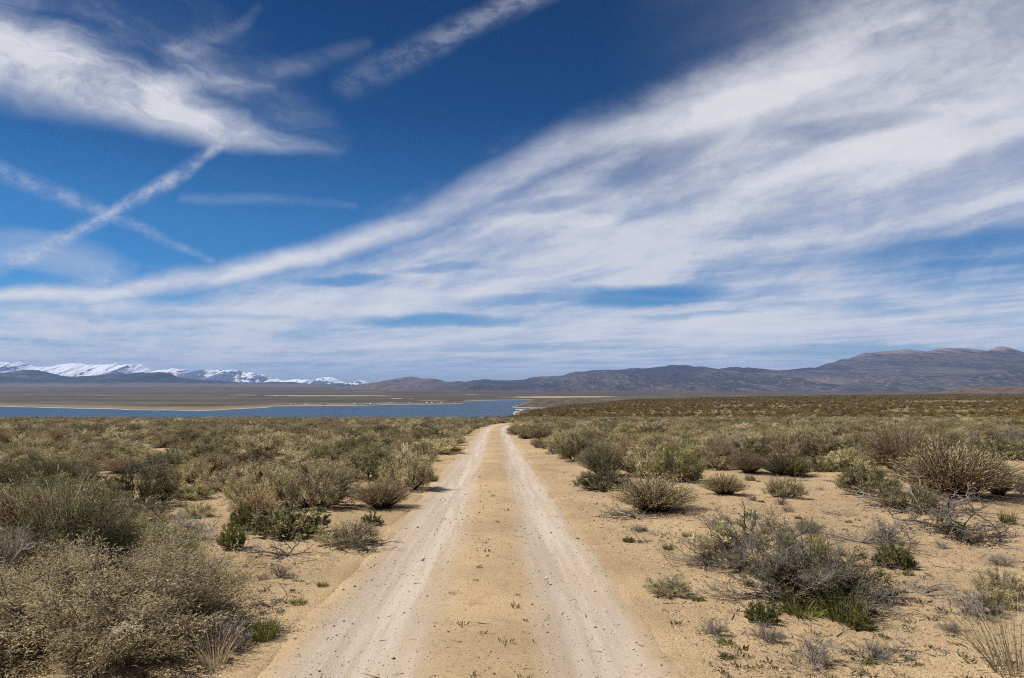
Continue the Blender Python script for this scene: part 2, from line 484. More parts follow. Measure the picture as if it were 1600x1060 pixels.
# ================================================================ lake and far plain
LAKE_Z = -60.0
SHK = np.array([(-900, 633), (0, 635.2), (40, 636), (100, 637.6), (170, 639), (230, 641), (320, 641.6), (370, 639.5), (415, 637), (430, 634.6), (520, 634), (590, 633.2), (610, 632), (700, 631.3), (722, 631.0), (727, 627), (760, 626), (800, 625), (830, 624.4), (1000, 624), (3000, 624)])
def shore_d(px):
    r = np.interp(px, SHK[:, 0], SHK[:, 1])
    return 61.7 * F / (r - HOR)
def build_far():
    px = np.concatenate([np.linspace(-1500, -20, 80), np.linspace(-15, 860, 876), np.linspace(865, 3100, 250)])
    d = 1350 * (17000 / 1350.) ** np.linspace(0, 1, 420)
    PX, D = np.meshgrid(px, d, indexing='ij')
    sh = shore_d(PX) + 14 * fbm(PX / 6., D / 4000., 4, 81) + 25 * fbm(PX / 30., D * 0, 3, 83)
    far_z = np.interp(PX, [-900, 380, 640, 900], [-33, -36, -57, -80])
    st = np.where(far_z < -60, 4300, sh); t = np.clip((D - st) / (9500 - st), 0, 1.6)
    st = None
    z = np.where(D < sh, LAKE_Z - np.minimum((sh - D) * .03, 6), LAKE_Z + .25 + (far_z - LAKE_Z) * t ** 1.05)
    z = z + np.where(D > sh, sst(D - sh, 30, 400) * (fbm(PX / 40., D / 500., 4, 91) * 1.4), 0)
    z = np.where((D > sh) & (D < 4300), np.maximum(z, LAKE_Z + .3), z)
    x = (PX - CX) / F * D
    V = np.stack([x, D, z], -1).reshape(-1, 3)
    m, g, b, _ = newmat("plain_ground")
    p = g.pos(); X_, Y_, Z_ = g.split(p)
    n1 = g.noise(g.vec(X_ * .0011, Y_ * .0030, 1.0), 1.0, 5, .6)
    n2 = g.noise(g.vec(X_ * .004, Y_ * .009, 7.0), 1.0, 5, .65)
    c = g.mix(g.smooth(n2, .35, .65), (.042, .033, .018), (.078, .058, .034))
    c = g.mix(g.smooth(n1, .50, .64) * .75, c, (.105, .090, .045))
    c = g.mix(g.smooth(n1, .40, .33) * .8, c, (.036, .032, .019))
    def field(cpx, row, rx, rrow, col, k):
        """a dry meadow of given size lying on the plain"""
        dd = 58.0 * F / (row - HOR) if row > 606 else 9000
        return None
    sh_a = g.attr('shore')
    c = g.mix(g.smooth(sh_a, 330, 120) * g.smooth(n2, .36, .5) * g.smooth(X_, 150, -500), c, (.17, .132, .068))
    dry = g.attr('dry')
    c = g.mix(dry * g.smooth(n2, .28, .46), c, (.36, .285, .185))
    c = g.mix(g.smooth(sh_a, 26, 8), c, (.44, .38, .30))
    g.put(b.inputs['Base Color'], c)
    # dry pale meadows, where they lie on the plain (east, north, half length, half depth)
    dry = np.zeros_like(D)
    for (cx, row, hx, hd, k) in ((500, 618.6, 95, .035, .9), (383, 617.5, 26, .02, .8), (572, 617.7, 34, .02, .8), (595, 618.8, 28, .02, .8), (620, 623, 12, .02, .9), (642, 623.3, 6, .015, .7), (738, 616.6, 12, .012, .9), (580, 612.6, 30, .02, .5),
                                 (60, 617.5, 160, .02, .35), (230, 618, 120, .012, .25), (900, 620.5, 110, .07, .95), (1150, 619, 160, .05, .8), (675, 626, 30, .02, .35)):
        # row -> distance on this surface
        col = np.argmin(np.abs(px - cx)); rows = HOR + (EYE - z[col]) / d * F
        dd = d[np.argmin(np.where(d > sh[col].min() * .98, np.abs(rows - row), 1e9))]
        q = ((PX - cx) / hx) ** 2 + ((D - dd) / (hd * dd)) ** 2 + .5 * fbm(PX / 14., D / (dd * .02), 3, 95)
        dry = np.maximum(dry, k * (1 - sst(q, .55, 1.15)))
    o = mesh_np("plain", V, grid_faces(len(px), len(d))[:, ::-1], m, True, {'shore': (D - sh).ravel(), 'dry': dry.ravel()})
    kind(o, 'structure', "flat sagebrush plain with pale dry meadows beyond the lake")
    # lake
    m, g, b, _ = newmat("lake_water")
    p = g.pos(); X_, Y_, Z_ = g.split(p)
    nb = g.noise(g.vec(X_ * .0022, Y_ * .009, 0.0), 1.0, 4, .6)
    g.put(b.inputs['Base Color'], g.mix(g.smooth(nb, .35, .7), (.010, .033, .064), (.017, .048, .086)))
    b.inputs['Roughness'].default_value = .32
    b.inputs['IOR'].default_value = 1.33
    b.inputs['Specular IOR Level'].default_value = .16
    w1 = g.noise(g.vec(X_ * .35, Y_ * .2, 0.0), 1.0, 3, .6)
    bump(g, b, w1, .5, .5)
    xs = np.linspace(-5200, 700, 60); yy = np.linspace(520, 3600, 60)
    A, B = np.meshgrid(xs, yy, indexing='ij')
    o = mesh_np("lake", np.stack([A, B, np.full_like(A, LAKE_Z)], -1).reshape(-1, 3), grid_faces(60, 60)[:, ::-1], m, True)
    kind(o, 'structure', "dark blue lake lying beyond the edge of the sagebrush flat")

# ================================================================ mountains
def poly(name): pass
def mountain(name, prof, D, depth, zb, mat, seed, rough=.35, lam=900., base=None, label=None, px_step=1.0, nv=170, crest=.55, rows_amp=1.0, back=True, conc=1.35, shear=.0):
    """relief of real depth; its skyline, at distance D, follows prof [(px,row)]"""
    pts = np.array(prof, float)
    px = np.arange(pts[0, 0], pts[-1, 0] + .01, px_step)
    X0 = (px - CX) / F * D
    zr = EYE - (np.interp(px, pts[:, 0], pts[:, 1]) - HOR) / F * D
    jag = (fbm(X0 / (lam * .16), X0 * 0 + 3, 5, seed + 5, .6) - .15) * rows_amp * D / F
    zr = zr + jag
    t = np.linspace(0, 1.45 if back else 1.0, nv)
    Xg, T = np.meshgrid(X0, t, indexing='ij'); ZR = np.repeat(zr[:, None], nv, 1)
    Y = D - depth * (1 - T)
    f = np.where(T <= 1, np.clip(T, 0, 1) ** conc, np.clip(1 - (T - 1) * 1.6, 0, 1))
    wx = Xg + 260 * fbm(Xg / 1500., Y / 1500., 3, seed + 2) * lam / 900.
    wx = wx + shear * (1 - T) * depth
    rd = ridged(wx / lam, Y / (lam * 4.5), 6, seed)
    rd2 = fbm(Xg / (lam * .22), Y / (lam * .3), 5, seed + 9)
    mid = np.sin(np.clip(T, 0, 1) * math.pi) ** .75
    H = ZR - zb
    z = zb + H * (f + mid * rough * (rd - .52) * .95 + mid * .05 * rd2)
    # no foreground spur may stand above the ridge line itself
    z = np.where(T <= 1, np.minimum(z, EYE + (ZR - EYE) * (Y / D) * (1 - .85 * (1 - T))), z)
    V = np.stack([Xg, Y, z], -1).reshape(-1, 3)
    o = mesh_np(name, V, grid_faces(len(px), nv)[:, ::-1], mat, True, {'hc': ((z - zb) / np.maximum(ZR - zb, 1)).ravel(), 'hf': ((z - zb) / np.maximum(zr.max() - zb, 1)).ravel(), 'rd': rd.ravel()})
    kind(o, 'structure', label)
    return o
RIGHT = [(560, 609), (572, 605), (580, 600.5), (600, 596.5), (615, 593), (630, 590), (640, 589), (650, 589.5), (660, 591), (680, 591.5), (690, 595), (700, 597), (730, 596), (740, 594), (755, 593), (790, 594), (820, 593), (832, 589.5), (850, 588), (880, 586.5), (890, 583), (900, 581.3), (925, 578.3), (950, 578), (965, 578.5), (985, 575), (1010, 575), (1030, 573), (1045, 571), (1070, 570), (1085, 573), (1100, 573.5), (1117, 577), (1135, 574.5), (1150, 573.5), (1180, 575), (1200, 577), (1212, 579.5), (1235, 577), (1250, 575.2), (1262, 574), (1278, 575), (1290, 569), (1305, 566), (1315, 562), (1325, 561), (1335, 557.5), (1350, 552), (1370, 550), (1390, 547.5), (1405, 546), (1420, 545), (1436, 551), (1455, 556), (1500, 562), (1600, 575), (1700, 590), (1800, 604)]
MASSIF = [(1215, 612), (1250, 603), (1290, 590), (1330, 577), (1370, 566), (1400, 559), (1436, 551.5), (1455, 548), (1465, 545), (1490, 544), (1515, 544), (1530, 547), (1541, 549.3), (1550, 547), (1560, 542.5), (1566, 541.5), (1580, 547), (1600, 554), (1640, 560), (1700, 572), (1800, 580), (2000, 575), (2200, 590), (2400, 606)]
SNOWY = [(-700, 590), (-500, 575), (-300, 566), (-150, 570), (-30, 567), (0, 565), (10, 565), (20, 568), (30, 566.5), (40, 570), (45, 568), (60, 573), (80, 572), (95, 568), (110, 567.5), (125, 566), (133, 569), (150, 569), (165, 568.5), (180, 567), (190, 571), (200, 569), (215, 568), (225, 570), (240, 580), (250, 579), (262, 576), (270, 576), (285, 577), (300, 581), (325, 578), (340, 578.5), (362, 578), (375, 581), (400, 583), (415, 586), (425, 592), (433, 591), (440, 594), (460, 593), (480, 593), (492, 595), (505, 590), (515, 589), (525, 592), (535, 596), (550, 598), (560, 594), (567, 594), (575, 598), (590, 603), (620, 607)]
HILLS = [(-700, 600), (-400, 590), (-200, 586), (-50, 592), (-15, 587), (0, 584), (15, 582), (40, 578), (60, 578.5), (75, 582), (95, 587), (115, 589), (135, 587.5), (155, 588.5), (175, 585), (200, 584), (220, 582), (235, 582.5), (250, 581.5), (262, 583), (275, 588), (290, 592), (305, 592.5), (320, 594), (345, 595), (370, 597), (390, 598), (410, 598), (425, 596.5), (440, 597), (460, 597), (470, 599), (500, 600), (515, 603), (530, 607), (545, 610)]
HILLS2 = [(420, 606), (460, 602), (495, 600.2), (530, 600.6), (560, 601.3), (590, 603), (620, 607)]
def mat_range():
    m, g, b, _ = newmat("range_rock")
    p = g.pos(); X_, Y_, Z_ = g.split(p)
    q = g.vec(X_ + Y_ * .12, Y_ * .22, Z_ * .8)
    n1 = g.noise(q, .0022, 6, .64); n2 = g.noise(q, .012, 5, .66); n3 = g.noise(q, .04, 3, .7)
    c = g.mix(g.smooth(n2, .38, .62), (.044, .038, .040), (.070, .057, .056))
    c = g.mix(g.smooth(n1, .54, .70) * .55, c, (.15, .122, .115))
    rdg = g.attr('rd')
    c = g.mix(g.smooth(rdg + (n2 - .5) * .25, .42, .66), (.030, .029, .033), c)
    veg = g.smooth(n1 * .55 + n2 * .45, .54, .44) * g.smooth(X_, -1200, 600, .1, .8)
    c = g.mix(veg, c, (.026, .027, .027))
    c = g.mix(g.smooth(n3, .52, .64) * .4 * g.smooth(X_, -600, 900) * g.smooth(rdg, .4, .6), c, (.24, .20, .185))
    hf = g.attr('hf')
    c = g.mix(g.smooth(hf + (n2 - .5) * .5, .80, .95) * .7, c, (.23, .185, .17))
    c = g.mix(g.smooth(X_, -300, -1300) * .6, c, (.15, .115, .105))
    # dry low slopes and fans at the foot
    c = g.mix(g.smooth(hf + (n2 - .5) * .06, .05, .01) * .7, c, (.085, .070, .066))
    g.put(b.inputs['Base Color'], c)
    bump(g, b, n2 * .7 + n3 * .3, 40, .8)
    return m
def mat_snow():
    m, g, b, _ = newmat("snowy_rock")
    p = g.pos(); X_, Y_, Z_ = g.split(p); q = g.vec(X_ + Y_ * .15, Y_ * .25, Z_ * .7)
    n1 = g.noise(q, .0024, 6, .64); n2 = g.noise(q, .010, 4, .68)
    hf = g.attr('hc'); rd = g.attr('rd')
    k = g.smooth(hf * .8 + (n1 - .5) * 1.3 + (n2 - .5) * 1.1 - (rd - .5) * .9, .47, .63)
    c = g.mix(k, g.mix(g.smooth(n2, .4, .6), (.07, .075, .095), (.13, .13, .15)), (.86, .86, .88))
    g.put(b.inputs['Base Color'], c)
    bump(g, b, n2, 40, .7)
    return m
def mat_hills():
    m, g, b, _ = newmat("wooded_hill")
    p = g.pos(); n1 = g.noise(p, .0022, 5, .6); n2 = g.noise(p, .012, 4, .7)
    hf = g.attr('hf')
    c = g.mix(g.smooth(n2, .4, .62), (.012, .019, .021), (.032, .037, .034))
    c = g.mix(g.smooth(n1 + (n2 - .5) * .3, .58, .66) * .6, c, (.13, .105, .085))
    c = g.mix(g.smooth(hf + (n1 - .5) * .3, .30, .16) * .9, c, (.115, .092, .075))
    g.put(b.inputs['Base Color'], c)
    bump(g, b, n2, 14, .8)
    return m
def build_mountains():
    mr, ms, mh = mat_range(), mat_snow(), mat_hills()
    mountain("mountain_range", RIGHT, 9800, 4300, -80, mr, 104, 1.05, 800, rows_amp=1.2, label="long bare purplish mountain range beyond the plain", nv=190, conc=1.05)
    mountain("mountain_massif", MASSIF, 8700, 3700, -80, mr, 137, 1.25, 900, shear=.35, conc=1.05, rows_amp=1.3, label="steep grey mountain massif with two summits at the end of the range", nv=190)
    mountain("snowy_mountains", SNOWY, 21000, 4200, -150, ms, 151, .6, 1100, label="row of snow-covered mountain peaks on the horizon left of the track", nv=150, rows_amp=3.2)
    mountain("wooded_hills", HILLS, 10800, 2300, -55, mh, 171, .4, 700, label="dark wooded hills in front of the snowy peaks", nv=110, rows_amp=.5)
    mountain("distant_hills", HILLS2, 14500, 1800, -60, mh, 181, .3, 800, label="low bluish far hills below the end of the snowy peaks", nv=60, rows_amp=.3)
    # brown flat-topped hill at the right edge of the brush flat
    PR = [(1420, 617), (1470, 614), (1490, 611.5), (1503, 607.5), (1515, 605.3), (1540, 604.3), (1600, 604), (1750, 603.5), (1900, 606), (2000, 613), (2050, 616)]
    m, g, b, _ = newmat("brown_hill")
    p = g.pos(); n2 = g.noise(p, .03, 5, .7); n1 = g.noise(p, .008, 4, .6)
    c = g.mix(g.smooth(n2, .36, .64), (.055, .04, .026), (.13, .092, .06))
    g.put(b.inputs['Base Color'], g.mix(g.smooth(n1, .55, .7) * .5, c, (.20, .14, .09)))
    bump(g, b, n2, 3, .8)
    mountain("brown_hill", PR, 3000, 420, -42, m, 191, .2, 160, label="low brown flat-topped hill at the far edge of the brush flat", nv=60, rows_amp=.25, px_step=2.0, conc=.9)

def build_haze():
    x0, x1, y0, y1, z0, z1 = -30000, 30000, -4500, 27000, -215, 800
    V = np.array([(x, y, z) for x in (x0, x1) for y in (y0, y1) for z in (z0, z1)], float)
    Fc = np.array([(0, 1, 3, 2), (4, 6, 7, 5), (0, 4, 5, 1), (2, 3, 7, 6), (0, 2, 6, 4), (1, 5, 7, 3)])
    m = bpy.data.materials.new("haze_air"); m.use_nodes = True; nt = m.node_tree; nt.nodes.clear()
    out = nt.nodes.new('ShaderNodeOutputMaterial'); v = nt.nodes.new('ShaderNodeVolumePrincipled')
    v.inputs['Color'].default_value = (.32, .52, 1.0, 1)
    v.inputs['Density'].default_value = 3.2e-5
    v.inputs['Anisotropy'].default_value = 0.0
    nt.links.new(v.outputs[0], out.inputs['Volume'])
    o = mesh_np("haze", V, Fc, m)
    kind(o, 'stuff', "thin blue haze softening the far mountains")

build_ground()
build_road()
build_far()
build_mountains()
build_haze()
# ================================================================ plants: mesh kit
RNG = np.random.default_rng(7)
def unit(v): return v / np.maximum(np.linalg.norm(v, axis=-1, keepdims=True), 1e-9)
class Bag:
    """collects quads (leaves, ribbons) and thin three-sided twigs into one mesh"""
    def __init__(self): self.V, self.Q, self.T, self.n = [], [], [], 0
    def leaves(self, C, D, L, W, tint, rng, nbias=True):
        n = len(C)
        if n == 0: return
        D = unit(D); nb = unit(C * np.array([1, 1, .6])) * .7 + np.array([0, 0, .9]) if nbias else 0
        r = rng.normal(size=(n, 3)) * .6 + nb; sd = unit(np.cross(D, r))
        L = np.broadcast_to(np.asarray(L, float), (n,))[:, None]; W = np.broadcast_to(np.asarray(W, float), (n,))[:, None]
        mid = C + D * L * .55
        v = np.stack([C, mid + sd * W * .5, C + D * L, mid - sd * W * .5], 1).reshape(-1, 3)
        q = np.arange(n * 4).reshape(-1, 4) + self.n
        self.V.append(v); self.Q.append(q); self.T.append(np.repeat(np.broadcast_to(tint, (n,)), 4)); self.n += n * 4
    def tubes(self, P, r0, r1, tint, sides=3):
        """P (n,k,3) polylines"""
        n, k, _ = P.shape
        if n == 0: return
        tan = unit(np.gradient(P, axis=1))
        ref = np.where(np.abs(tan[..., 2:3]) > .9, np.array([1., 0, 0]), np.array([0., 0, 1.]))
        a = unit(np.cross(tan, ref)); b = np.cross(tan, a)
        s = np.linspace(0, 1, k)[None, :]
        r0 = np.broadcast_to(np.asarray(r0, float), (n,))[:, None]; r1 = np.broadcast_to(np.asarray(r1, float), (n,))[:, None]
        rad = (r0 * (1 - s) + r1 * s)[..., None]
        rings = [P + rad * (a * math.cos(t) + b * math.sin(t)) for t in np.arange(sides) * 2 * math.pi / sides]
        v = np.stack(rings, 2)                              # n,k,sides,3
        idx = np.arange(n * k * sides).reshape(n, k, sides) + self.n
        nx = np.roll(idx, -1, axis=2)
        q = np.stack([idx[:, :-1], nx[:, :-1], nx[:, 1:], idx[:, 1:]], -1).reshape(-1, 4)
        self.V.append(v.reshape(-1, 3)); self.Q.append(q)
        self.T.append(np.repeat(np.broadcast_to(tint, (n,)), k * sides)); self.n += n * k * sides
    def mesh(self, name, mat):
        return mesh_np(name, np.concatenate(self.V), np.concatenate(self.Q), mat, False, {'tint': np.clip(np.concatenate(self.T), 0, 1)}, link=False)
def bez(A, B, Cc, k):
    t = np.linspace(0, 1, k)[None, :, None]
    return A[:, None] * (1 - t) ** 2 + 2 * B[:, None] * t * (1 - t) + Cc[:, None] * t * t
def leafmat(name, stops, var=.35, trans=.22):
    m, g, b, out = newmat(name)
    t = g.attr('tint'); r = g.objrand()
    c = g.ramp(g.math('ADD', t + (r - .5) * var, 0.0, clamp=True), stops)
    h = g.n.new('ShaderNodeHueSaturation'); g.put(h.inputs['Color'], c)
    r2 = g.math('FRACT', r * 7.31)
    g.put(h.inputs['Value'], r2 * .9 + .58); g.put(h.inputs['Hue'], r * .03 + .485)
    g.put(b.inputs['Base Color'], X(g, h.outputs[0]))
    b.inputs['Roughness'].default_value = .75
    if trans:
        tr = g.n.new('ShaderNodeBsdfTranslucent'); g.l.new(h.outputs[0], tr.inputs[0])
        ms = g.n.new('ShaderNodeMixShader'); ms.inputs[0].default_value = trans
        g.l.new(b.outputs[0], ms.inputs[1]); g.l.new(tr.outputs[0], ms.inputs[2]); g.l.new(ms.outputs[0], out.inputs[0])
    return m
M_SAGE = leafmat("sage_leaf", [(0, (0.134, 0.115, 0.056)), (.35, (0.289, 0.248, 0.134)), (.65, (0.445, 0.367, 0.204)), (.88, (0.626, 0.495, 0.279)), (1, (0.703, 0.631, 0.431))])
M_GREEN = leafmat("grey_green_leaf", [(0, (0.070, 0.070, 0.029)), (.4, (0.184, 0.176, 0.077)), (.75, (0.304, 0.275, 0.127)), (1, (0.463, 0.393, 0.198))])
M_FLECK = leafmat("flecked_sage_leaf", [(0, (0.230, 0.209, 0.097)), (.35, (0.475, 0.419, 0.205)), (.60, (0.575, 0.493, 0.262)), (.80, (0.850, 0.715, 0.421)), (1, (0.850, 0.850, 0.730))], .35, .4)
M_RABBIT = leafmat("rabbitbrush_leaf", [(0, (0.228, 0.166, 0.078)), (.4, (0.441, 0.325, 0.156)), (.75, (0.654, 0.477, 0.245)), (1, (0.689, 0.609, 0.385))])
M_YEL = leafmat("yellow_green_leaf", [(0, (0.095, 0.093, 0.036)), (.4, (0.206, 0.194, 0.085)), (.75, (0.332, 0.299, 0.148)), (1, (0.504, 0.448, 0.275))])
M_DARK = leafmat("dark_brush_leaf", [(0, (0.104, 0.074, 0.027)), (.5, (0.220, 0.155, 0.055)), (1, (0.414, 0.291, 0.111))])
M_BRIGHT = leafmat("bright_green_leaf", [(0, (0.069, 0.078, 0.020)), (.45, (0.161, 0.170, 0.043)), (1, (0.333, 0.290, 0.108))], .15)
M_STRAW = leafmat("straw_blade", [(0, (.22, .165, .09)), (.5, (.44, .345, .20)), (1, (.66, .56, .39))], .15)
M_TWIG = leafmat("shrub_twig", [(0, (.060, .046, .034)), (.5, (.135, .106, .083)), (1, (.26, .215, .175))], .2, 0)
M_GREY = leafmat("dead_twig", [(0, (.085, .068, .055)), (.4, (.20, .165, .135)), (.75, (.33, .285, .235)), (1, (.52, .465, .395))], .2, 0)

def skeleton(rng, nmain, H, spread=1.0, Rr=.5, k=5):
    """main stems of a dome-shaped shrub: curved polylines from the root to the shell"""
    az = np.arange(nmain) * 2.399 + rng.uniform(0, 6.28) + rng.normal(0, .25, nmain)
    u = (np.arange(nmain) + .5) / nmain
    th = np.arccos(1 - u * .93) * spread
    lump = .78 + .34 * rng.random(nmain)
    E = np.stack([np.sin(th) * np.cos(az) * Rr * lump, np.sin(th) * np.sin(az) * Rr * lump, (np.cos(th) * .86 + .12) * H * lump], -1)
    A = np.stack([np.cos(az), np.sin(az), az * 0], -1) * (rng.random((nmain, 1)) * .07); A[:, 2] = -.02
    B = E * np.array([.62, .62, .30]) + rng.normal(0, .05, (nmain, 3)); B[:, 2] = np.maximum(B[:, 2], .04)
    return bez(A, B, E, k), E, th, az
def shrub_sage(seed, nmain=26, ntw=9, nleaf=26, H=.62, L=.040, W=.011, up=.55, tint0=.5, twl=.15, clump=.17, mat=None, shaggy=.55, inner=.15, rs=1.0):
    rng = np.random.default_rng(seed)
    P, E, th, az = skeleton(rng, nmain, H)
    st = Bag(); fo = Bag()
    st.tubes(P + np.concatenate([np.zeros((nmain, 1, 3)), rng.normal(0, .012, (nmain, P.shape[1] - 1, 3))], 1), rs * rng.uniform(.008, .016, nmain), .003 * rs, rng.uniform(.1, .6, nmain))
    # twigs
    tt = rng.uniform(.42, 1.0, (nmain, ntw)); f = tt * (P.shape[1] - 1); i = np.clip(f.astype(int), 0, P.shape[1] - 2); w = (f - i)[..., None]
    ii = np.arange(nmain)[:, None]
    S0 = (P[ii, i] * (1 - w) + P[ii, i + 1] * w).reshape(-1, 3)
    out = unit(np.concatenate([S0[:, :2] * 1.2, np.full((len(S0), 1), .06)], 1))
    D = unit(out * .55 + np.array([0, 0, up]) + rng.normal(0, .42, S0.shape))
    Lt = twl * rng.uniform(.55, 1.25, len(S0))
    S1 = S0 + D * Lt[:, None]
    S1[:, 2] = np.maximum(S1[:, 2], .015)
    Mid = (S0 + S1) / 2 + rng.normal(0, .012, S0.shape)
    st.tubes(np.stack([S0, Mid, S1], 1), .0035 * rs, .0012 * rs, rng.uniform(.2, .9, len(S0)))
    n = len(S0) * nleaf
    rep = np.repeat(np.arange(len(S0)), nleaf)
    s = rng.uniform(.1, 1.08, n) ** .8
    C = S0[rep] * (1 - s)[:, None] + S1[rep] * s[:, None] + rng.normal(0, clump * .09, (n, 3))
    LD_ = unit(D[rep] * .8 + np.array([0, 0, .25]) + rng.normal(0, shaggy, (n, 3)))
    ct = np.repeat(rng.normal(tint0, .16, nmain), ntw)          # every stem its own shade
    tint = ct[rep] + rng.normal(0, .17, n)
    fo.leaves(C, LD_, L * rng.uniform(.6, 1.3, n), W * rng.uniform(.7, 1.3, n), tint, rng)
    return fo, st
def shrub_broom(seed, n=420, H=.68, spread=.95, leaf=9, tint0=.5, L=.042, W=.006):
    """rabbitbrush: a fan of straight thin stems with narrow leaves along their upper half"""
    rng = np.random.default_rng(seed)
    az = rng.uniform(0, 6.283, n); th = spread * np.sqrt(rng.random(n)) * 1.2
    lump = .75 + .35 * vnoise(np.cos(az) * 2 + 5 + seed, np.sin(az) * 2 + th * 2, seed) + rng.normal(0, .07, n)
    E = np.stack([np.sin(th) * np.cos(az) * .55, np.sin(th) * np.sin(az) * .55, np.cos(th) * H * .9 + .03], -1) * lump[:, None]
    A = np.stack([np.cos(az), np.sin(az), az * 0], -1) * (.10 * rng.random((n, 1)))
    B = A * .5 + E * np.array([.42, .42, .6]) + rng.normal(0, .02, (n, 3))
    P = bez(A, B, E, 4)
    st = Bag(); fo = Bag()
    st.tubes(P, rng.uniform(.002, .005, n), .0012, rng.uniform(.1, .9, n))
    rep = np.repeat(np.arange(n), leaf); s = rng.uniform(.38, 1.0, n * leaf)
    t = s[:, None]
    C = A[rep] * (1 - t) ** 2 + 2 * B[rep] * t * (1 - t) + E[rep] * t * t + rng.normal(0, .008, (n * leaf, 3))
    D = unit(E - B)[rep] * 1.0 + rng.normal(0, .32, (n * leaf, 3))
    ti = np.repeat(rng.normal(tint0, .13, n), leaf) + (s - .7) * .55 + rng.normal(0, .1, n * leaf)
    fo.leaves(C, D, L * rng.uniform(.6, 1.4, n * leaf), W * rng.uniform(.7, 1.3, n * leaf), ti, rng)
    return fo, st
def branching(seed, nroot=9, levels=3, L0=.34, spread=1.15, kids=4, r0=.013, flat=0.0, up=.25, tint0=.55, shrink=.62, wob=.22, zoff=0.0):
    """bare branches forking three times, ends fine"""
    rng = np.random.default_rng(seed)
    b = Bag()
    az = np.arange(nroot) * 2.4 + rng.uniform(0, 6, nroot); th = spread * (.35 + .75 * rng.random(nroot))
    A = np.stack([np.cos(az), np.sin(az), az * 0], -1) * .04 * rng.random((nroot, 1)); A[:, 2] = zoff
    D = np.stack([np.sin(th) * np.cos(az), np.sin(th) * np.sin(az), np.cos(th) * (1 - flat)], -1)
    Ln = L0 * rng.uniform(.7, 1.2, nroot); rr = r0 * rng.uniform(.6, 1.2, nroot); tn = rng.normal(tint0 - .1, .15, nroot)
    for lv in range(levels + 1):
        n = len(A); k = 5
        P = np.zeros((n, k, 3)); P[:, 0] = A; d = D.copy()
        for j in range(1, k):
            d = unit(d + rng.normal(0, wob, (n, 3)) * np.array([1, 1, 1 - .7 * flat]))
            P[:, j] = P[:, j - 1] + d * (Ln / (k - 1))[:, None]
        P[:, 1:, 2] = np.maximum(P[:, 1:, 2], .006)
        b.tubes(P, rr, rr * .5, tn)
        if lv == levels: break
        m = kids + (1 if lv == levels - 1 else 0)
        rep = np.repeat(np.arange(n), m); s = rng.uniform(.3, 1.0, n * m) * (k - 1); i = np.clip(s.astype(int), 0, k - 2); w = (s - i)[:, None]
        A = P[rep, i] * (1 - w) + P[rep, i + 1] * w
        D = unit(d[rep] + rng.normal(0, .62, (n * m, 3)) * np.array([1, 1, 1 - .8 * flat]) + np.array([0, 0, up * (1 - flat)]))
        Ln = Ln[rep] * shrink * rng.uniform(.6, 1.15, n * m); rr = rr[rep] * .52; tn = tn[rep] + .07 + rng.normal(0, .1, n * m)
    return b
def tuft(seed, n=130, H=.5, lean=.6, W=.007, base=.08, tint0=.5, heads=0, curl=.12):
    """a bunch of curved grass blades"""
    rng = np.random.default_rng(seed); b = Bag()
    az = rng.uniform(0, 6.283, n); th = lean * np.sqrt(rng.random(n)); h = H * rng.uniform(.45, 1.05, n)
    A = np.stack([np.cos(az), np.sin(az), az * 0], -1) * base * np.sqrt(rng.random((n, 1)))
    E = A + np.stack([np.sin(th) * np.cos(az), np.sin(th) * np.sin(az), np.cos(th)], -1) * h[:, None]
    B = A + (E - A) * np.array([.35, .35, .62]) + rng.normal(0, curl * .1, (n, 3))
    P = bez(A, B, E, 5)
    sd = unit(np.cross(E - A, rng.normal(size=(n, 3))))
    w = (W * rng.uniform(.6, 1.2, n))[:, None, None] * np.array([1, .95, .8, .55, .12])[None, :, None] * .5
    L_, R_ = P - sd[:, None] * w, P + sd[:, None] * w
    v = np.stack([L_, R_], 2).reshape(-1, 3); idx = np.arange(n * 10).reshape(n, 5, 2) + b.n
    q = np.stack([idx[:, :-1, 0], idx[:, :-1, 1], idx[:, 1:, 1], idx[:, 1:, 0]], -1).reshape(-1, 4)
    tn = np.repeat(rng.normal(tint0, .2, n), 10)
    b.V.append(v); b.Q.append(q); b.T.append(tn); b.n += n * 10
    if heads:
        i = rng.choice(n, heads, False); m = 9; rep = np.repeat(i, m); s = rng.uniform(.78, 1.02, heads * m)[:, None]
        C = B[rep] * (1 - s) + E[rep] * s
        b.leaves(C, unit(E - B)[rep] + rng.normal(0, .3, (heads * m, 3)), .022, .006, tint0 + .25 + rng.normal(0, .1, heads * m), rng)
    return b
def cushion(seed, n=700, H=.45, L=.055, W=.014, tint0=.5):
    """low leafy clump"""
    rng = np.random.default_rng(seed); b = Bag()
    az = rng.uniform(0, 6.283, n); th = np.arccos(1 - rng.random(n) * .95); r = .5 * rng.uniform(.55, 1.0, n) * (.75 + .4 * vnoise(np.cos(az) * 2 + 7, np.sin(az) * 2 + 3, seed))
    C = np.stack([np.sin(th) * np.cos(az) * r, np.sin(th) * np.sin(az) * r, np.cos(th) * H * r * 2], -1)
    b.leaves(C, unit(C * np.array([1, 1, .6]) + np.array([0, 0, .35])) + rng.normal(0, .45, (n, 3)), L * rng.uniform(.6, 1.3, n), W, rng.normal(tint0, .2, n), rng)
    return b

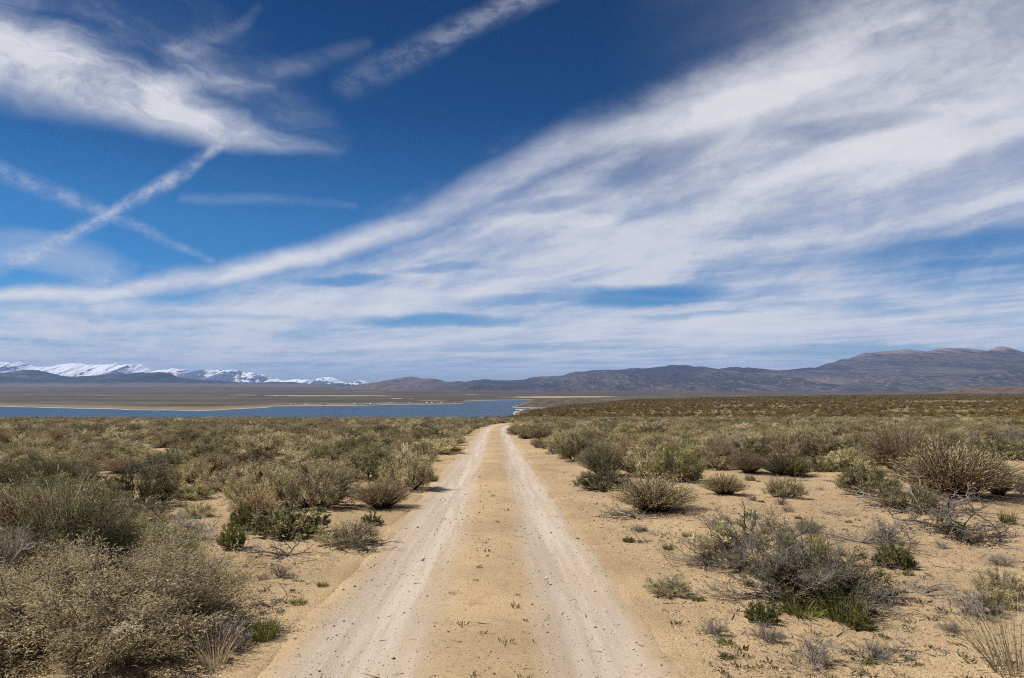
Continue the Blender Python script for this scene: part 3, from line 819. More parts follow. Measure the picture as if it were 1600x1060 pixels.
# prototypes: kind -> list of variants; a variant is a list of (part name, mesh); one part only = the thing is that mesh
PRO = {}
def pro2(key, pair, mleaf, mtwig=None):
    fo, st = pair
    PRO.setdefault(key, []).append([("foliage", fo.mesh("foliage", mleaf)), ("stems", st.mesh("stems", mtwig or M_TWIG))])
def pro1(key, bag, mat): PRO.setdefault(key, []).append([(None, bag.mesh(key, mat))])
for s in (1, 2, 3, 4):
    pro2('sage', shrub_sage(s, 40, 11, 36, .60, .046, .0068), M_SAGE)
for s in (11, 12, 13):
    pro2('green', shrub_sage(s, 42, 11, 38, .58, .042, .0072, shaggy=.45, twl=.13), M_GREEN)
for s in (21, 22, 23):
    pro2('rabbit', shrub_broom(s, 760, .70, 1.02, 11, .5, .040, .0048), M_RABBIT)
for s in (31, 32):
    pro2('yellow', shrub_broom(s, 560, .66, 1.05, 14, .45, .050, .0052), M_YEL)
pro2('hero', shrub_sage(41, 110, 16, 42, .66, .0215, .0036, .45, .62, .13, .2, shaggy=.85, rs=.5), M_FLECK, M_GREY)
pro2('hero_green', shrub_sage(42, 90, 14, 46, .74, .027, .0045, .55, .55, .12, .2, shaggy=.6, rs=.6), M_GREEN)
pro2('round', shrub_sage(43, 46, 10, 36, .52, .036, .0125, .5, .42, .09, .1, shaggy=.40), M_GREEN)
for s in (51, 52):
    pro1('dead', branching(s, 18, 3, .30, 1.15, 5, .010, 0, .3), M_GREY)
pro1('dead_big', branching(55, 26, 4, .30, 1.2, 4, .008, 0, .35, .52), M_GREY)
for s in (61, 62):
    pro1('litter', branching(s, 10, 3, .40, 1.5, 3, .012, .85, .0, .55, zoff=.015), M_GREY)
pro1('snag', branching(65, 9, 3, .40, 1.35, 5, .020, .45, .12, .12, wob=.34, zoff=.02), M_GREY)
for s in (71, 72):
    pro1('straw', tuft(s, 110, .64, .85, .0085, .20, .62, 80), M_STRAW)
for s in (81, 82):
    pro1('grass', tuft(s, 300, .34, 1.15, .014, .24, .42), M_BRIGHT)
for s in (91, 92):
    pro2('cushion', shrub_sage(s, 30, 8, 22, .48, .055, .018, .6, .5, .12, shaggy=.5), M_BRIGHT)
for s in (95, 96):
    pro2('brush', shrub_sage(s, 16, 6, 14, .66, .075, .030, shaggy=.5), M_DARK)
USED = {}

def plant(key, x, y, w, h, label, cat, group=None, rot=None, var=None, name=None, z=None):
    """one plant as a thing; parts share mesh data with their kind"""
    vs = PRO[key]; k = RNG.integers(len(vs)) if var is None else var
    v = vs[k]
    rot = RNG.uniform(0, 6.283) if rot is None else rot
    z = float(gz(x, y)) - .012 if z is None else z
    if v[0][0] is None:
        o = bpy.data.objects.new(name, v[0][1])
        COL.objects.link(o)
        USED.setdefault((key, k), [o])
    else:
        o = bpy.data.objects.new(name, None); COL.objects.link(o)
        o.empty_display_size = .1
        ch = []
        for pn, me in v:
            c = bpy.data.objects.new(pn, me); COL.objects.link(c); c.parent = o; ch.append(c)
        USED.setdefault((key, k), ch)
    o.location = (x, y, z); o.rotation_euler = (0, 0, rot)
    o.scale = (w, w, h)
    return tag(o, label, cat, group)
def on_ground(px, py):
    """photo pixel -> the point of the ground it shows"""
    d = pix_dir(px, py); t = np.geomspace(1.5, 2500, 6000)
    X_, Y_, Z_ = d[0] * t, d[1] * t, EYE + d[2] * t
    s = np.where(Z_ < gz(X_, Y_))[0]
    i = s[0] if len(s) else len(t) - 1
    return float(X_[i]), float(Y_[i])
# ================================================================ the plants one can point at
# (kind, base centre px, base row, width px, height px, name, category, label)
HERO = [
 ('hero', 150, 1052, 420, 205, 'sagebrush', 'sagebrush', "big pale flecked sagebrush filling the front left corner"),
 ('straw', 285, 985, 120, 130, 'dry_grass', 'grass', "tall straw stems rising from the pale sagebrush in the front left corner"),
 ('straw', 335, 1045, 60, 70, 'dry_grass', 'grass', "thin yellowish stalks at the right foot of the front left sagebrush"),
 ('dead', 352, 1022, 90, 70, 'dead_shrub', 'dead shrub', "dark dead twigs at the right end of the front left sagebrush"),
 ('dead', 5, 945, 130, 150, 'dead_shrub', 'dead shrub', "grey leafless shrub cut by the left picture edge"),
 ('hero_green', 108, 925, 190, 170, 'sagebrush', 'sagebrush', "tall dark green sagebrush behind the front left corner bush"),
 ('hero_green', 222, 902, 165, 95, 'sagebrush', 'sagebrush', "low grey-green sagebrush beside the sand, behind the pale corner bush"),
 ('straw', 85, 830, 110, 95, 'dry_grass', 'grass', "feathery straw grass standing behind the tall dark green sagebrush"),
 ('dead', 285, 850, 110, 55, 'dead_shrub', 'dead shrub', "low brown leafless shrub on the sand left of the small green bush"),
 ('sage', 190, 845, 150, 70, 'sagebrush', 'sagebrush', "wide brownish sagebrush behind the low grey-green one at left"),
 ('round', 447, 842, 122, 52, 'sagebrush', 'sagebrush', "low rounded deep green sagebrush on the sand left of the track"),
 ('cushion', 361, 858, 40, 34, 'green_plant', 'plant', "small round green bush alone on the sand at left"),
 ('rabbit', 400, 822, 75, 55, 'rabbitbrush', 'rabbitbrush', "dry tan brush just behind the rounded deep green sagebrush"),
 ('cushion', 378, 828, 38, 34, 'green_plant', 'plant', "little green bush at the left end of the rounded sagebrush"),
 ('sage', 545, 856, 85, 45, 'sagebrush', 'sagebrush', "half-dead grey sagebrush close to the left rut with fallen twigs"),
 ('litter', 575, 862, 70, 26, 'dead_branches', 'dead branch', "bleached twigs fallen beside the half-dead grey sagebrush"),
 ('cushion', 581, 822, 32, 18, 'green_plant', 'plant', "bright green clump alone on the sand near the left rut"),
 ('litter', 452, 872, 110, 30, 'dead_branches', 'dead branch', "heap of dead branches in front of the rounded green sagebrush"),
 ('straw', 402, 882, 34, 24, 'dry_grass', 'grass', "short yellow grass tuft at the left end of the dead branch heap"),
 ('rabbit', 597, 798, 92, 50, 'rabbitbrush', 'rabbitbrush', "dry tan rabbitbrush with a dark shadow beside the left rut"),
 ('sage', 488, 797, 125, 78, 'sagebrush', 'sagebrush', "wide grey sagebrush behind the rounded deep green one"),
 ('sage', 402, 795, 90, 75, 'sagebrush', 'sagebrush', "brownish upright sagebrush left of the wide grey one"),
 ('sage', 640, 768, 78, 72, 'sagebrush', 'sagebrush', "tall grey sagebrush on the left verge above the tan rabbitbrush"),
 ('grass', 677, 753, 26, 15, 'green_grass', 'grass', "bright green grass tuft on the left verge under the tall grey sagebrush"),
 ('sage', 308, 810, 46, 28, 'sagebrush', 'sagebrush', "small grey-brown bush alone on the bare sand patch at left"),
 ('green', 298, 782, 62, 30, 'sagebrush', 'sagebrush', "low green bush at the upper end of the bare sand patch at left"),
 ('green', 222, 795, 110, 75, 'sagebrush', 'sagebrush', "broad green sagebrush above the bare sand patch at left"),
 ('green', 160, 812, 85, 58, 'sagebrush', 'sagebrush', "dark green bush beside the feathery straw grass at left"),
 ('sage', 115, 735, 85, 42, 'sagebrush', 'sagebrush', "pinkish brown bush topping the thicket at far left"),
 ('green', 40, 758, 75, 42, 'sagebrush', 'sagebrush', "dark green bush at far left below the pinkish brown one"),
 ('green', 262, 742, 72, 42, 'sagebrush', 'sagebrush', "dark green bush right of the pinkish brown one in the left thicket"),
 ('sage', 345, 768, 60, 38, 'sagebrush', 'sagebrush', "dark brown bush left of the brownish upright sagebrush"),
 ('green', 5, 775, 60, 44, 'sagebrush', 'sagebrush', "very dark green bush cut by the left edge"),
 ('yellow', 62, 800, 90, 48, 'rabbitbrush', 'rabbitbrush', "olive bush in front of the dark green ones at far left"),
 ('grass', 466, 946, 40, 17, 'green_grass', 'grass', "flat bright green tuft at the left edge of the track"),
 ('grass', 412, 1002, 66, 50, 'green_grass', 'grass', "green grass clump beside the track in the left foreground"),
 ('grass', 504, 918, 28, 15, 'green_grass', 'grass', "thin dull green tuft on sand left of the track"),
 ('litter', 425, 952, 70, 20, 'dead_branches', 'dead branch', "few dry sticks lying behind the flat bright green tuft"),
 ('grass', 747, 862, 18, 9, 'green_grass', 'grass', "tiny green tuft on the middle strip of the track"),
 ('grass', 812, 842, 16, 7, 'green_grass', 'grass', "small flat tuft on the middle strip, farther than the tiny green one"),
 # right of the track
 ('yellow', 945, 745, 85, 58, 'rabbitbrush', 'rabbitbrush', "tall yellow-green rabbitbrush nearest the right rut"),
 ('green', 942, 768, 80, 38, 'sagebrush', 'sagebrush', "low dark sagebrush at the foot of the yellow-green rabbitbrush"),
 ('green', 1062, 755, 78, 62, 'sagebrush', 'sagebrush', "upright grey-green sagebrush right of the yellow-green rabbitbrush"),
 ('sage', 1010, 748, 80, 52, 'sagebrush', 'sagebrush', "grey sagebrush between the yellow-green rabbitbrush and the upright one"),
 ('rabbit', 1022, 806, 130, 62, 'rabbitbrush', 'rabbitbrush', "pale dry straw-grey bush standing alone right of the track"),
 ('litter', 992, 812, 95, 26, 'dead_branches', 'dead branch', "bleached sticks lying at the left foot of the straw-grey bush"),
 ('rabbit', 1132, 775, 78, 36, 'rabbitbrush', 'rabbitbrush', "low straw-topped bush right of the pale straw-grey one"),
 ('cushion', 1085, 752, 24, 14, 'green_plant', 'plant', "bright green patch at the foot of the upright grey-green sagebrush"),
 ('sage', 1226, 779, 54, 36, 'sagebrush', 'sagebrush', "small lone grey bush in the middle of the bare sand at right"),
 ('yellow', 1222, 745, 85, 44, 'rabbitbrush', 'rabbitbrush', "yellowish bush behind the small lone grey one at right"),
 ('cushion', 1243, 745, 34, 26, 'green_plant', 'plant', "green clump at the right side of the yellowish bush"),
 ('green', 1284, 738, 62, 26, 'sagebrush', 'sagebrush', "low dark green bush right of the yellowish one"),
 ('sage', 1258, 718, 85, 46, 'sagebrush', 'sagebrush', "brown-grey sagebrush behind the yellowish bush"),
 ('green', 1356, 776, 84, 55, 'sagebrush', 'sagebrush', "dark green sagebrush left of the big straw-grey bush at right"),
 ('rabbit', 1408, 742, 112, 82, 'rabbitbrush', 'rabbitbrush', "tall brown feathery rabbitbrush behind the dark green sagebrush at right"),
 ('rabbit', 1490, 785, 190, 92, 'rabbitbrush', 'rabbitbrush', "large straw-topped rabbitbrush at right with dead branches in front"),
 ('sage', 1420, 802, 90, 52, 'sagebrush', 'sagebrush', "grey low bush at the left front of the large straw-topped rabbitbrush"),
 ('litter', 1478, 808, 215, 44, 'dead_branches', 'dead branch', "pale forked dead branches in front of the large straw-topped rabbitbrush"),
 ('yellow', 1560, 775, 60, 62, 'rabbitbrush', 'rabbitbrush', "olive bush at the right end of the large straw-topped rabbitbrush"),
 ('snag', 1495, 848, 165, 62, 'dead_snag', 'dead branch', "dark gnarled fallen snag lying below the large straw-topped rabbitbrush"),
 ('grass', 1480, 836, 55, 30, 'green_grass', 'grass', "green grass growing through the dark gnarled snag"),
 ('grass', 1575, 820, 36, 30, 'green_grass', 'grass', "dull green grass at the right end of the dark gnarled snag"),
 ('dead', 1385, 850, 75, 48, 'dead_shrub', 'dead shrub', "pointed dead stump with grey twigs left of the gnarled snag"),
 ('litter', 1345, 852, 130, 28, 'dead_branches', 'dead branch', "long row of bleached sticks left of the pointed dead stump"),
 ('litter', 1420, 868, 90, 22, 'dead_branches', 'dead branch', "pale sticks on sand between the stump and the bright green clump"),
 ('cushion', 1398, 889, 54, 36, 'green_plant', 'plant', "vivid green clump alone on the sand at right"),
 ('dead', 1375, 888, 40, 30, 'dead_shrub', 'dead shrub', "grey twigs at the left side of the vivid green clump"),
 ('dead_big', 1176, 894, 215, 125, 'dead_shrub', 'dead shrub', "rounded grey leafless shrub right of the track"),
 ('sage', 1182, 892, 165, 92, 'sagebrush', 'sagebrush', "half-bare grey sagebrush inside the rounded leafless shrub"),
 ('cushion', 1122, 884, 55, 32, 'green_plant', 'plant', "dark green growth at the left foot of the rounded leafless shrub"),
 ('dead_big', 1255, 966, 245, 165, 'dead_shrub', 'dead shrub', "large sprawling leafless shrub with whitish branches in the right foreground"),
 ('green', 1270, 952, 190, 105, 'sagebrush', 'sagebrush', "sparse green sagebrush inside the large sprawling leafless shrub"),
 ('grass', 1320, 975, 95, 66, 'green_grass', 'grass', "green grass clump at the right foot of the sprawling leafless shrub"),
 ('cushion', 1345, 985, 40, 28, 'green_plant', 'plant', "dark green tuft in front of the right grass clump"),
 ('cushion', 1190, 975, 46, 32, 'green_plant', 'plant', "dark green clump at the left foot of the sprawling leafless shrub"),
 ('grass', 1255, 966, 100, 40, 'green_grass', 'grass', "grey-green grass under the middle of the sprawling leafless shrub"),
 ('grass', 1275, 858, 42, 30, 'green_grass', 'grass', "green tuft right of the rounded leafless shrub"),
 ('cushion', 1175, 812, 22, 12, 'green_plant', 'plant', "yellow-green sprig just above the rounded leafless shrub"),
 ('dead', 1272, 1046, 75, 60, 'dead_shrub', 'dead shrub', "small dead grey plant in front of the sprawling leafless shrub"),
 ('litter', 1265, 1054, 90, 22, 'dead_branches', 'dead branch', "dark fallen twigs under the small dead grey plant"),
 ('dead', 1520, 972, 100, 48, 'dead_shrub', 'dead shrub', "broken grey stump of twigs at right, low to the ground"),
 ('grass', 1545, 962, 54, 46, 'green_grass', 'grass', "green tuft growing behind the broken grey stump"),
 ('litter', 1442, 935, 120, 26, 'dead_branches', 'dead branch', "scattered grey sticks left of the broken grey stump"),
 ('litter', 1395, 930, 60, 18, 'dead_branches', 'dead branch', "pale sticks near the end of the sprawling leafless shrub"),
 ('straw', 1592, 1062, 150, 130, 'dry_grass', 'grass', "long straw stalks cut by the right edge of the foreground"),
 ('grass', 1074, 840, 26, 13, 'green_grass', 'grass', "small green tuft on sand left of the rounded leafless shrub"),
 ('grass', 1044, 860, 26, 15, 'green_grass', 'grass', "thin green tuft nearest the right rut"),
 ('grass', 1046, 919, 24, 15, 'green_grass', 'grass', "brownish green tuft on sand beside the right rut"),
 ('cushion', 983, 848, 18, 9, 'green_plant', 'plant', "flat green rosette at the right edge of the track"),
 ('litter', 1005, 848, 34, 14, 'dead_branches', 'dead branch', "small dead twig bundle beside the flat green rosette"),
 ('dead', 1585, 705, 70, 46, 'dead_shrub', 'dead shrub', "grey twiggy shrub at the right edge beyond the sand"),
 ('dead', 1595, 772, 60, 40, 'dead_shrub', 'dead shrub', "bare dark twigs at the right edge beside the olive bush"),
 ('litter', 1540, 702, 50, 12, 'dead_branches', 'dead branch', "dark fallen sticks on the sand at far right"),
 ('green', 905, 722, 60, 44, 'sagebrush', 'sagebrush', "dark green bush on the right verge behind the yellow-green rabbitbrush"),
 ('sage', 882, 706, 55, 40, 'sagebrush', 'sagebrush', "rounded grey bush on the right verge where the track narrows"),
 ('sage', 1330, 738, 70, 42, 'sagebrush', 'sagebrush', "grey sagebrush left of the tall brown feathery rabbitbrush"),
 ('rabbit', 1170, 742, 60, 36, 'rabbitbrush', 'rabbitbrush', "tan brush behind the low straw-topped bush at right"),
 ('sage', 1120, 735, 75, 42, 'sagebrush', 'sagebrush', "grey bush right of the upright grey-green sagebrush"),
 ('rabbit', 985, 728, 60, 44, 'rabbitbrush', 'rabbitbrush', "straw-topped bush behind the tall yellow-green rabbitbrush"),
 ('yellow', 1500, 745, 90, 50, 'rabbitbrush', 'rabbitbrush', "yellowish brush behind the large straw-topped rabbitbrush"),
 ('green', 1560, 720, 80, 42, 'sagebrush', 'sagebrush', "green bush at right beyond the large straw-topped rabbitbrush"),
 ('sage', 520, 768, 80, 52, 'sagebrush', 'sagebrush', "grey bush between the wide grey sagebrush and the left verge"),
 ('green', 575, 752, 80, 54, 'sagebrush', 'sagebrush', "dark bush behind the dry tan rabbitbrush beside the left rut"),
 ('rabbit', 30, 835, 120, 75, 'rabbitbrush', 'rabbitbrush', "straw-topped brush at far left above the grey leafless shrub"),
 ('sage', 1490, 712, 90, 40, 'sagebrush', 'sagebrush', "grey-green bush behind the large straw-topped rabbitbrush"),
 ('cushion', 1420, 900, 16, 10, 'green_plant', 'plant', "tiny green sprout right of the vivid green clump"),
]
occ = []
for (key, px, row, wp, hp, name, cat, label) in HERO:
    x, y = on_ground(px, row)
    s = y * math.sqrt(1 + 0) / F
    w, h = wp * s * 1.16, hp * s * 1.04
    y2 = y + w * .30 if key not in ('grass', 'cushion', 'litter', 'straw') else y + w * .15
    x2 = x * y2 / y
    nat = {'hero': .70, 'hero_green': .78, 'sage': .70, 'green': .68, 'round': .58, 'rabbit': .66, 'yellow': .64, 'dead': .52, 'dead_big': .62, 'litter': .16, 'snag': .38, 'straw': .60, 'grass': .34, 'cushion': .46}[key]
    # seen from above the plant's depth already fills part of its height in the picture
    drop = EYE / max(y, 3.0)
    h = max(h - .55 * w * drop * .5, .35 * h)
    wd = {'hero': 1.0, 'litter': 1.15, 'grass': 1.25, 'straw': .85, 'dead': .95, 'dead_big': .8, 'snag': 1.1}.get(key, 1.05)
    plant(key, x2, y2, w / wd, h / nat, label, cat, {'sagebrush': None}.get(name), name=name)
    occ.append((x2, y2, w * .5))
OCC = np.array(occ)

SMALL = [('dead', 'dead_shrub', 'twig clump', "small grey twig clump on the bare sand {} of the track", .16, .42, .8),
         ('grass', 'green_grass', 'grass', "low dull green tuft scattered on the bare sand {} of the track", .08, .22, .7),
         ('cushion', 'green_plant', 'plant', "tiny green weed scattered on the bare sand {} of the track", .05, .15, .6),
         ('litter', 'dead_branches', 'dead branch', "small scatter of dead sticks on the bare sand {} of the track", .25, .6, .8),
         ('sage', 'sagebrush', 'sagebrush', "small young grey bush on the bare sand {} of the track", .2, .45, .9)]
def small_things():
    rng = np.random.default_rng(91); n = 0
    while n < 120:
        y = 4.6 * (24 / 4.6) ** rng.random(); px = rng.uniform(230, 1620); x = (px - CX) / F * y; off = float(x - road_x(y))
        if -RW_L - .3 < off < RW_R + .25 or (off < 0 and y > 13): continue
        if np.min(np.hypot(OCC[:, 0] - x, OCC[:, 1] - y) - OCC[:, 2]) < .12: continue
        key, nm, cat, lb, a, b, hk = SMALL[rng.choice(5, p=[.27, .22, .23, .18, .10])]
        w = rng.uniform(a, b); lb = lb.format('left' if off < 0 else 'right')
        plant(key, float(x), float(y), w, w * hk * rng.uniform(.8, 1.3), lb, cat, f"{cat} pieces scattered on the sand {'left' if off < 0 else 'right'} of the track", name=nm)
        n += 1
small_things()

# ================================================================ the thicket: scattered by a fixed seed, thinning onto bare sand
def scatter():
    rng = np.random.default_rng(11)
    out = []
    # candidate cells: jittered grid, kept where the brush grows
    cell = 1.18
    xs = np.arange(-215, 215, cell); ys = np.arange(8, 212, cell)
    A, B = np.meshgrid(xs, ys, indexing='ij')
    x = (A + rng.uniform(-.48, .48, A.shape) * cell).ravel(); y = (B + rng.uniform(-.48, .48, A.shape) * cell).ravel()
    px = CX + F * x / y
    keep = (np.abs(x) < y * .86 + 3) & (px > -120) & (px < 1720)
    x, y, px = x[keep], y[keep], px[keep]
    row = HOR + F * (EYE - gz_base(x, y)) / y
    off = x - road_x(y)
    r = rng.random(len(x))
    cl = fbm(x * .22, y * .16, 3, 201)
    verge = np.where(off < 0, RW_L + .35, RW_R + .40)
    ok = (np.abs(off) > verge + .25 * rng.random(len(x)))
    # near limits: the front of the thicket on either side
    front_l = np.interp(px, [-200, 0, 60, 130, 200, 300, 420, 520, 600, 660, 700, 800], [880, 860, 838, 800, 772, 762, 760, 752, 742, 728, 714, 690])
    front_r = np.interp(px, [800, 880, 960, 1080, 1180, 1330, 1460, 1560, 1700], [690, 732, 750, 738, 728, 730, 720, 712, 712])
    fr = np.where(off < 0, front_l, front_r)
    dens = np.clip((fr - row) / 26 + .55 + cl * 1.1, 0, 1) * (row < fr)
    dens = np.minimum(dens, np.where(y < 60, .66, .80) + cl * .6)
    # bare sandy gaps at right
    gap = sst(px, 1080, 1130) * (1 - sst(px, 1330, 1360)) * sst(row, 712, 730)
    gap = np.maximum(gap, sst(px, 1500, 1530) * sst(row, 688, 700))
    ok &= (r < dens * (1 - gap))
    x, y, px, row, off, cl = x[ok], y[ok], px[ok], row[ok], off[ok], cl[ok]
    n = len(x)
    w = np.clip(rng.lognormal(.14, .34, n), .5, 2.3)
    h = rng.uniform(.45, .78, n) * w ** .55
    # not inside a bush that is already there
    d = np.min(np.hypot(x[:, None] - OCC[None, :, 0], y[:, None] - OCC[None, :, 1]) - OCC[None, :, 2] * .7, axis=1)
    k2 = d > w * .28
    x, y, px, row, off, w, h, cl = [a[k2] for a in (x, y, px, row, off, w, h, cl)]
    n = len(x); u = rng.random(n) + .28 * fbm(x * .09, y * .07, 2, 301) + np.where(off > 0, .10, -.04)
    ty = np.select([u < .38, u < .60, u < .85, u < .895, u < 2], ['sage', 'green', 'rabbit', 'yellow', 'dead'])
    h = np.where(ty == 'rabbit', h * .95, h)
    near_track = np.abs(off) < 3.0
    return x, y, w, h, ty, off, near_track, rng
def name_of(ty): return {'sage': ('sagebrush', 'sagebrush'), 'green': ('sagebrush', 'sagebrush'), 'rabbit': ('rabbitbrush', 'rabbitbrush'), 'yellow': ('rabbitbrush', 'rabbitbrush'), 'dead': ('dead_shrub', 'dead shrub')}[ty]
LOOK = {'sage': 'grey', 'green': 'dark green', 'rabbit': 'straw-coloured', 'yellow': 'yellow-green', 'dead': 'leafless grey'}
def stuff_points(name, label, pts, keys):
    """ONE object: instances of the built shrubs on a cloud of points"""
    P = np.array([p[:3] for p in pts]); me = bpy.data.meshes.new(name)
    me.vertices.add(len(P)); me.vertices.foreach_set("co", P.astype(np.float32).ravel())
    for nm, tp, arr in (('rot', 'FLOAT', np.array([p[3] for p in pts])), ('idx', 'INT', np.array([p[6] for p in pts]))):
        a = me.attributes.new(nm, tp, 'POINT'); a.data.foreach_set('value', arr.astype(np.int32 if tp == 'INT' else np.float32))
    a = me.attributes.new('scl', 'FLOAT_VECTOR', 'POINT')
    a.data.foreach_set('vector', np.array([(p[4], p[4], p[5]) for p in pts], np.float32).ravel())
    o = bpy.data.objects.new(name, me); COL.objects.link(o)
    ng = bpy.data.node_groups.new(name + "_nodes", 'GeometryNodeTree')
    ng.interface.new_socket('Geometry', in_out='INPUT', socket_type='NodeSocketGeometry')
    ng.interface.new_socket('Geometry', in_out='OUTPUT', socket_type='NodeSocketGeometry')
    N, L = ng.nodes, ng.links
    gi = N.new('NodeGroupInput'); go = N.new('NodeGroupOutput')
    pick = N.new('GeometryNodeJoinGeometry')
    for (key, k) in reversed(keys):                       # a multi-input puts its latest link first
        src = USED[(key, k)]
        jn = N.new('GeometryNodeJoinGeometry')
        for c in src:
            oi = N.new('GeometryNodeObjectInfo'); oi.transform_space = 'ORIGINAL'; oi.inputs['Object'].default_value = c
            L.new(oi.outputs['Geometry'], jn.inputs[0])
        ti = N.new('GeometryNodeGeometryToInstance'); L.new(jn.outputs[0], ti.inputs[0])
        L.new(ti.outputs[0], pick.inputs[0])
    def na(nm, tp):
        q = N.new('GeometryNodeInputNamedAttribute'); q.data_type = tp; q.inputs['Name'].default_value = nm; return q.outputs[0]
    ip = N.new('GeometryNodeInstanceOnPoints'); ip.inputs['Pick Instance'].default_value = True
    L.new(gi.outputs[0], ip.inputs['Points']); L.new(pick.outputs[0], ip.inputs['Instance'])
    L.new(na('idx', 'INT'), ip.inputs['Instance Index'])
    cx = N.new('ShaderNodeCombineXYZ'); L.new(na('rot', 'FLOAT'), cx.inputs[2]); L.new(cx.outputs[0], ip.inputs['Rotation'])
    L.new(na('scl', 'FLOAT_VECTOR'), ip.inputs['Scale'])
    L.new(ip.outputs[0], go.inputs[0])
    md = o.modifiers.new("scatter", 'NODES'); md.node_group = ng
    kind(o, 'stuff', label)
    return o

def build_thicket():
    x, y, w, h, ty, off, near, rng = scatter()
    size = w / y
    order = np.argsort(-size)
    quota = {'sagebrush': 300, 'rabbitbrush': 300, 'dead_shrub': 90}
    for o in bpy.data.objects:
        b = o.name.split('.')[0]
        if b in quota and o.parent is None: quota[b] -= 1
    rest = {'sagebrush': [], 'rabbitbrush': [], 'dead_shrub': []}
    keys = {'sagebrush': [('sage', k) for k in range(4)] + [('green', k) for k in range(3)],
            'rabbitbrush': [('rabbit', k) for k in range(3)] + [('yellow', k) for k in range(2)],
            'dead_shrub': [('dead', k) for k in range(2)]}
    for i in order:
        nm, cat = name_of(ty[i]); z = float(gz(x[i], y[i])) - .015
        left = off[i] < 0
        if quota[nm] > 0:
            quota[nm] -= 1
            side = 'left' if left else 'right'
            zone = f"in the row along the {side} verge of the track" if near[i] else (
                   f"in the front of the thicket {side} of the track" if y[i] < 27 else f"deeper in the thicket {side} of the track")
            lb = f"{LOOK[ty[i]]} bush {zone}"
            plant(ty[i], float(x[i]), float(y[i]), float(w[i]), float(h[i] * (1.35 if ty[i] == 'dead' else 1.25)), lb, cat, lb.replace(' bush ', ' bushes '), name=nm, z=z)
        else:
            v = rng.integers(len(PRO[ty[i]]))
            rest[nm].append((x[i], y[i], z, rng.uniform(0, 6.28), w[i], h[i] * 1.3, keys[nm].index((ty[i], int(v)))))
    stuff_points("sagebrush_thicket", "dense far sagebrush covering the flat to its edge", rest['sagebrush'], keys['sagebrush'])
    stuff_points("rabbitbrush_thicket", "straw-coloured far rabbitbrush mixed through the sagebrush flat", rest['rabbitbrush'], keys['rabbitbrush'])
    stuff_points("dead_brush", "grey leafless far shrubs mixed through the sagebrush flat", rest['dead_shrub'], keys['dead_shrub'])
    print("thicket", len(x), {k: len(v) for k, v in rest.items()})

def build_hillside():
    """dark brush dotted over the sandy slope beyond the flat, finer and finer with distance"""
    rng = np.random.default_rng(23); pts = []
    x0, y0 = None, None
    for (ya, yb, n, wlo, whi) in ((215, 330, 1500, 1.3, 2.6), (330, 470, 4200, 1.2, 2.8), (470, 800, 8000, 1.2, 2.6), (800, 1500, 9000, 1.6, 3.2)):
        y = np.sqrt(rng.uniform(ya ** 2, yb ** 2, n)); px = rng.uniform(770, 1680, n); x = (px - CX) / F * y
        q = fbm(x * .02, y * .012, 3, 401)
        k = (q > -.78 + .4 * rng.random(n)); x, y = x[k], y[k]
        z = gz(x, y); k = z > -57.5; x, y, z = x[k], y[k], z[k]
        w = .85 * rng.uniform(wlo, whi, len(x)) * rng.choice([.6, .8, 1.0, 1.25], len(x))
        for i in range(len(x)):
            pts.append((x[i], y[i], z[i] - .05, rng.uniform(0, 6.28), w[i], w[i] * rng.uniform(.75, 1.1), rng.integers(2)))
    # two of them stand as things so that their meshes exist in the scene
    for k in range(2):
        p = pts[k]
        plant('brush', float(p[0]), float(p[1]), p[4], p[5], "dark round bush on the sandy slope beyond the flat", 'bush', "dark bushes on the sandy slope", var=k, name='dark_bush')
    stuff_points("hillside_brush", "dark bushes dotted over the sandy slope at right", pts[2:], [('brush', 0), ('brush', 1)])

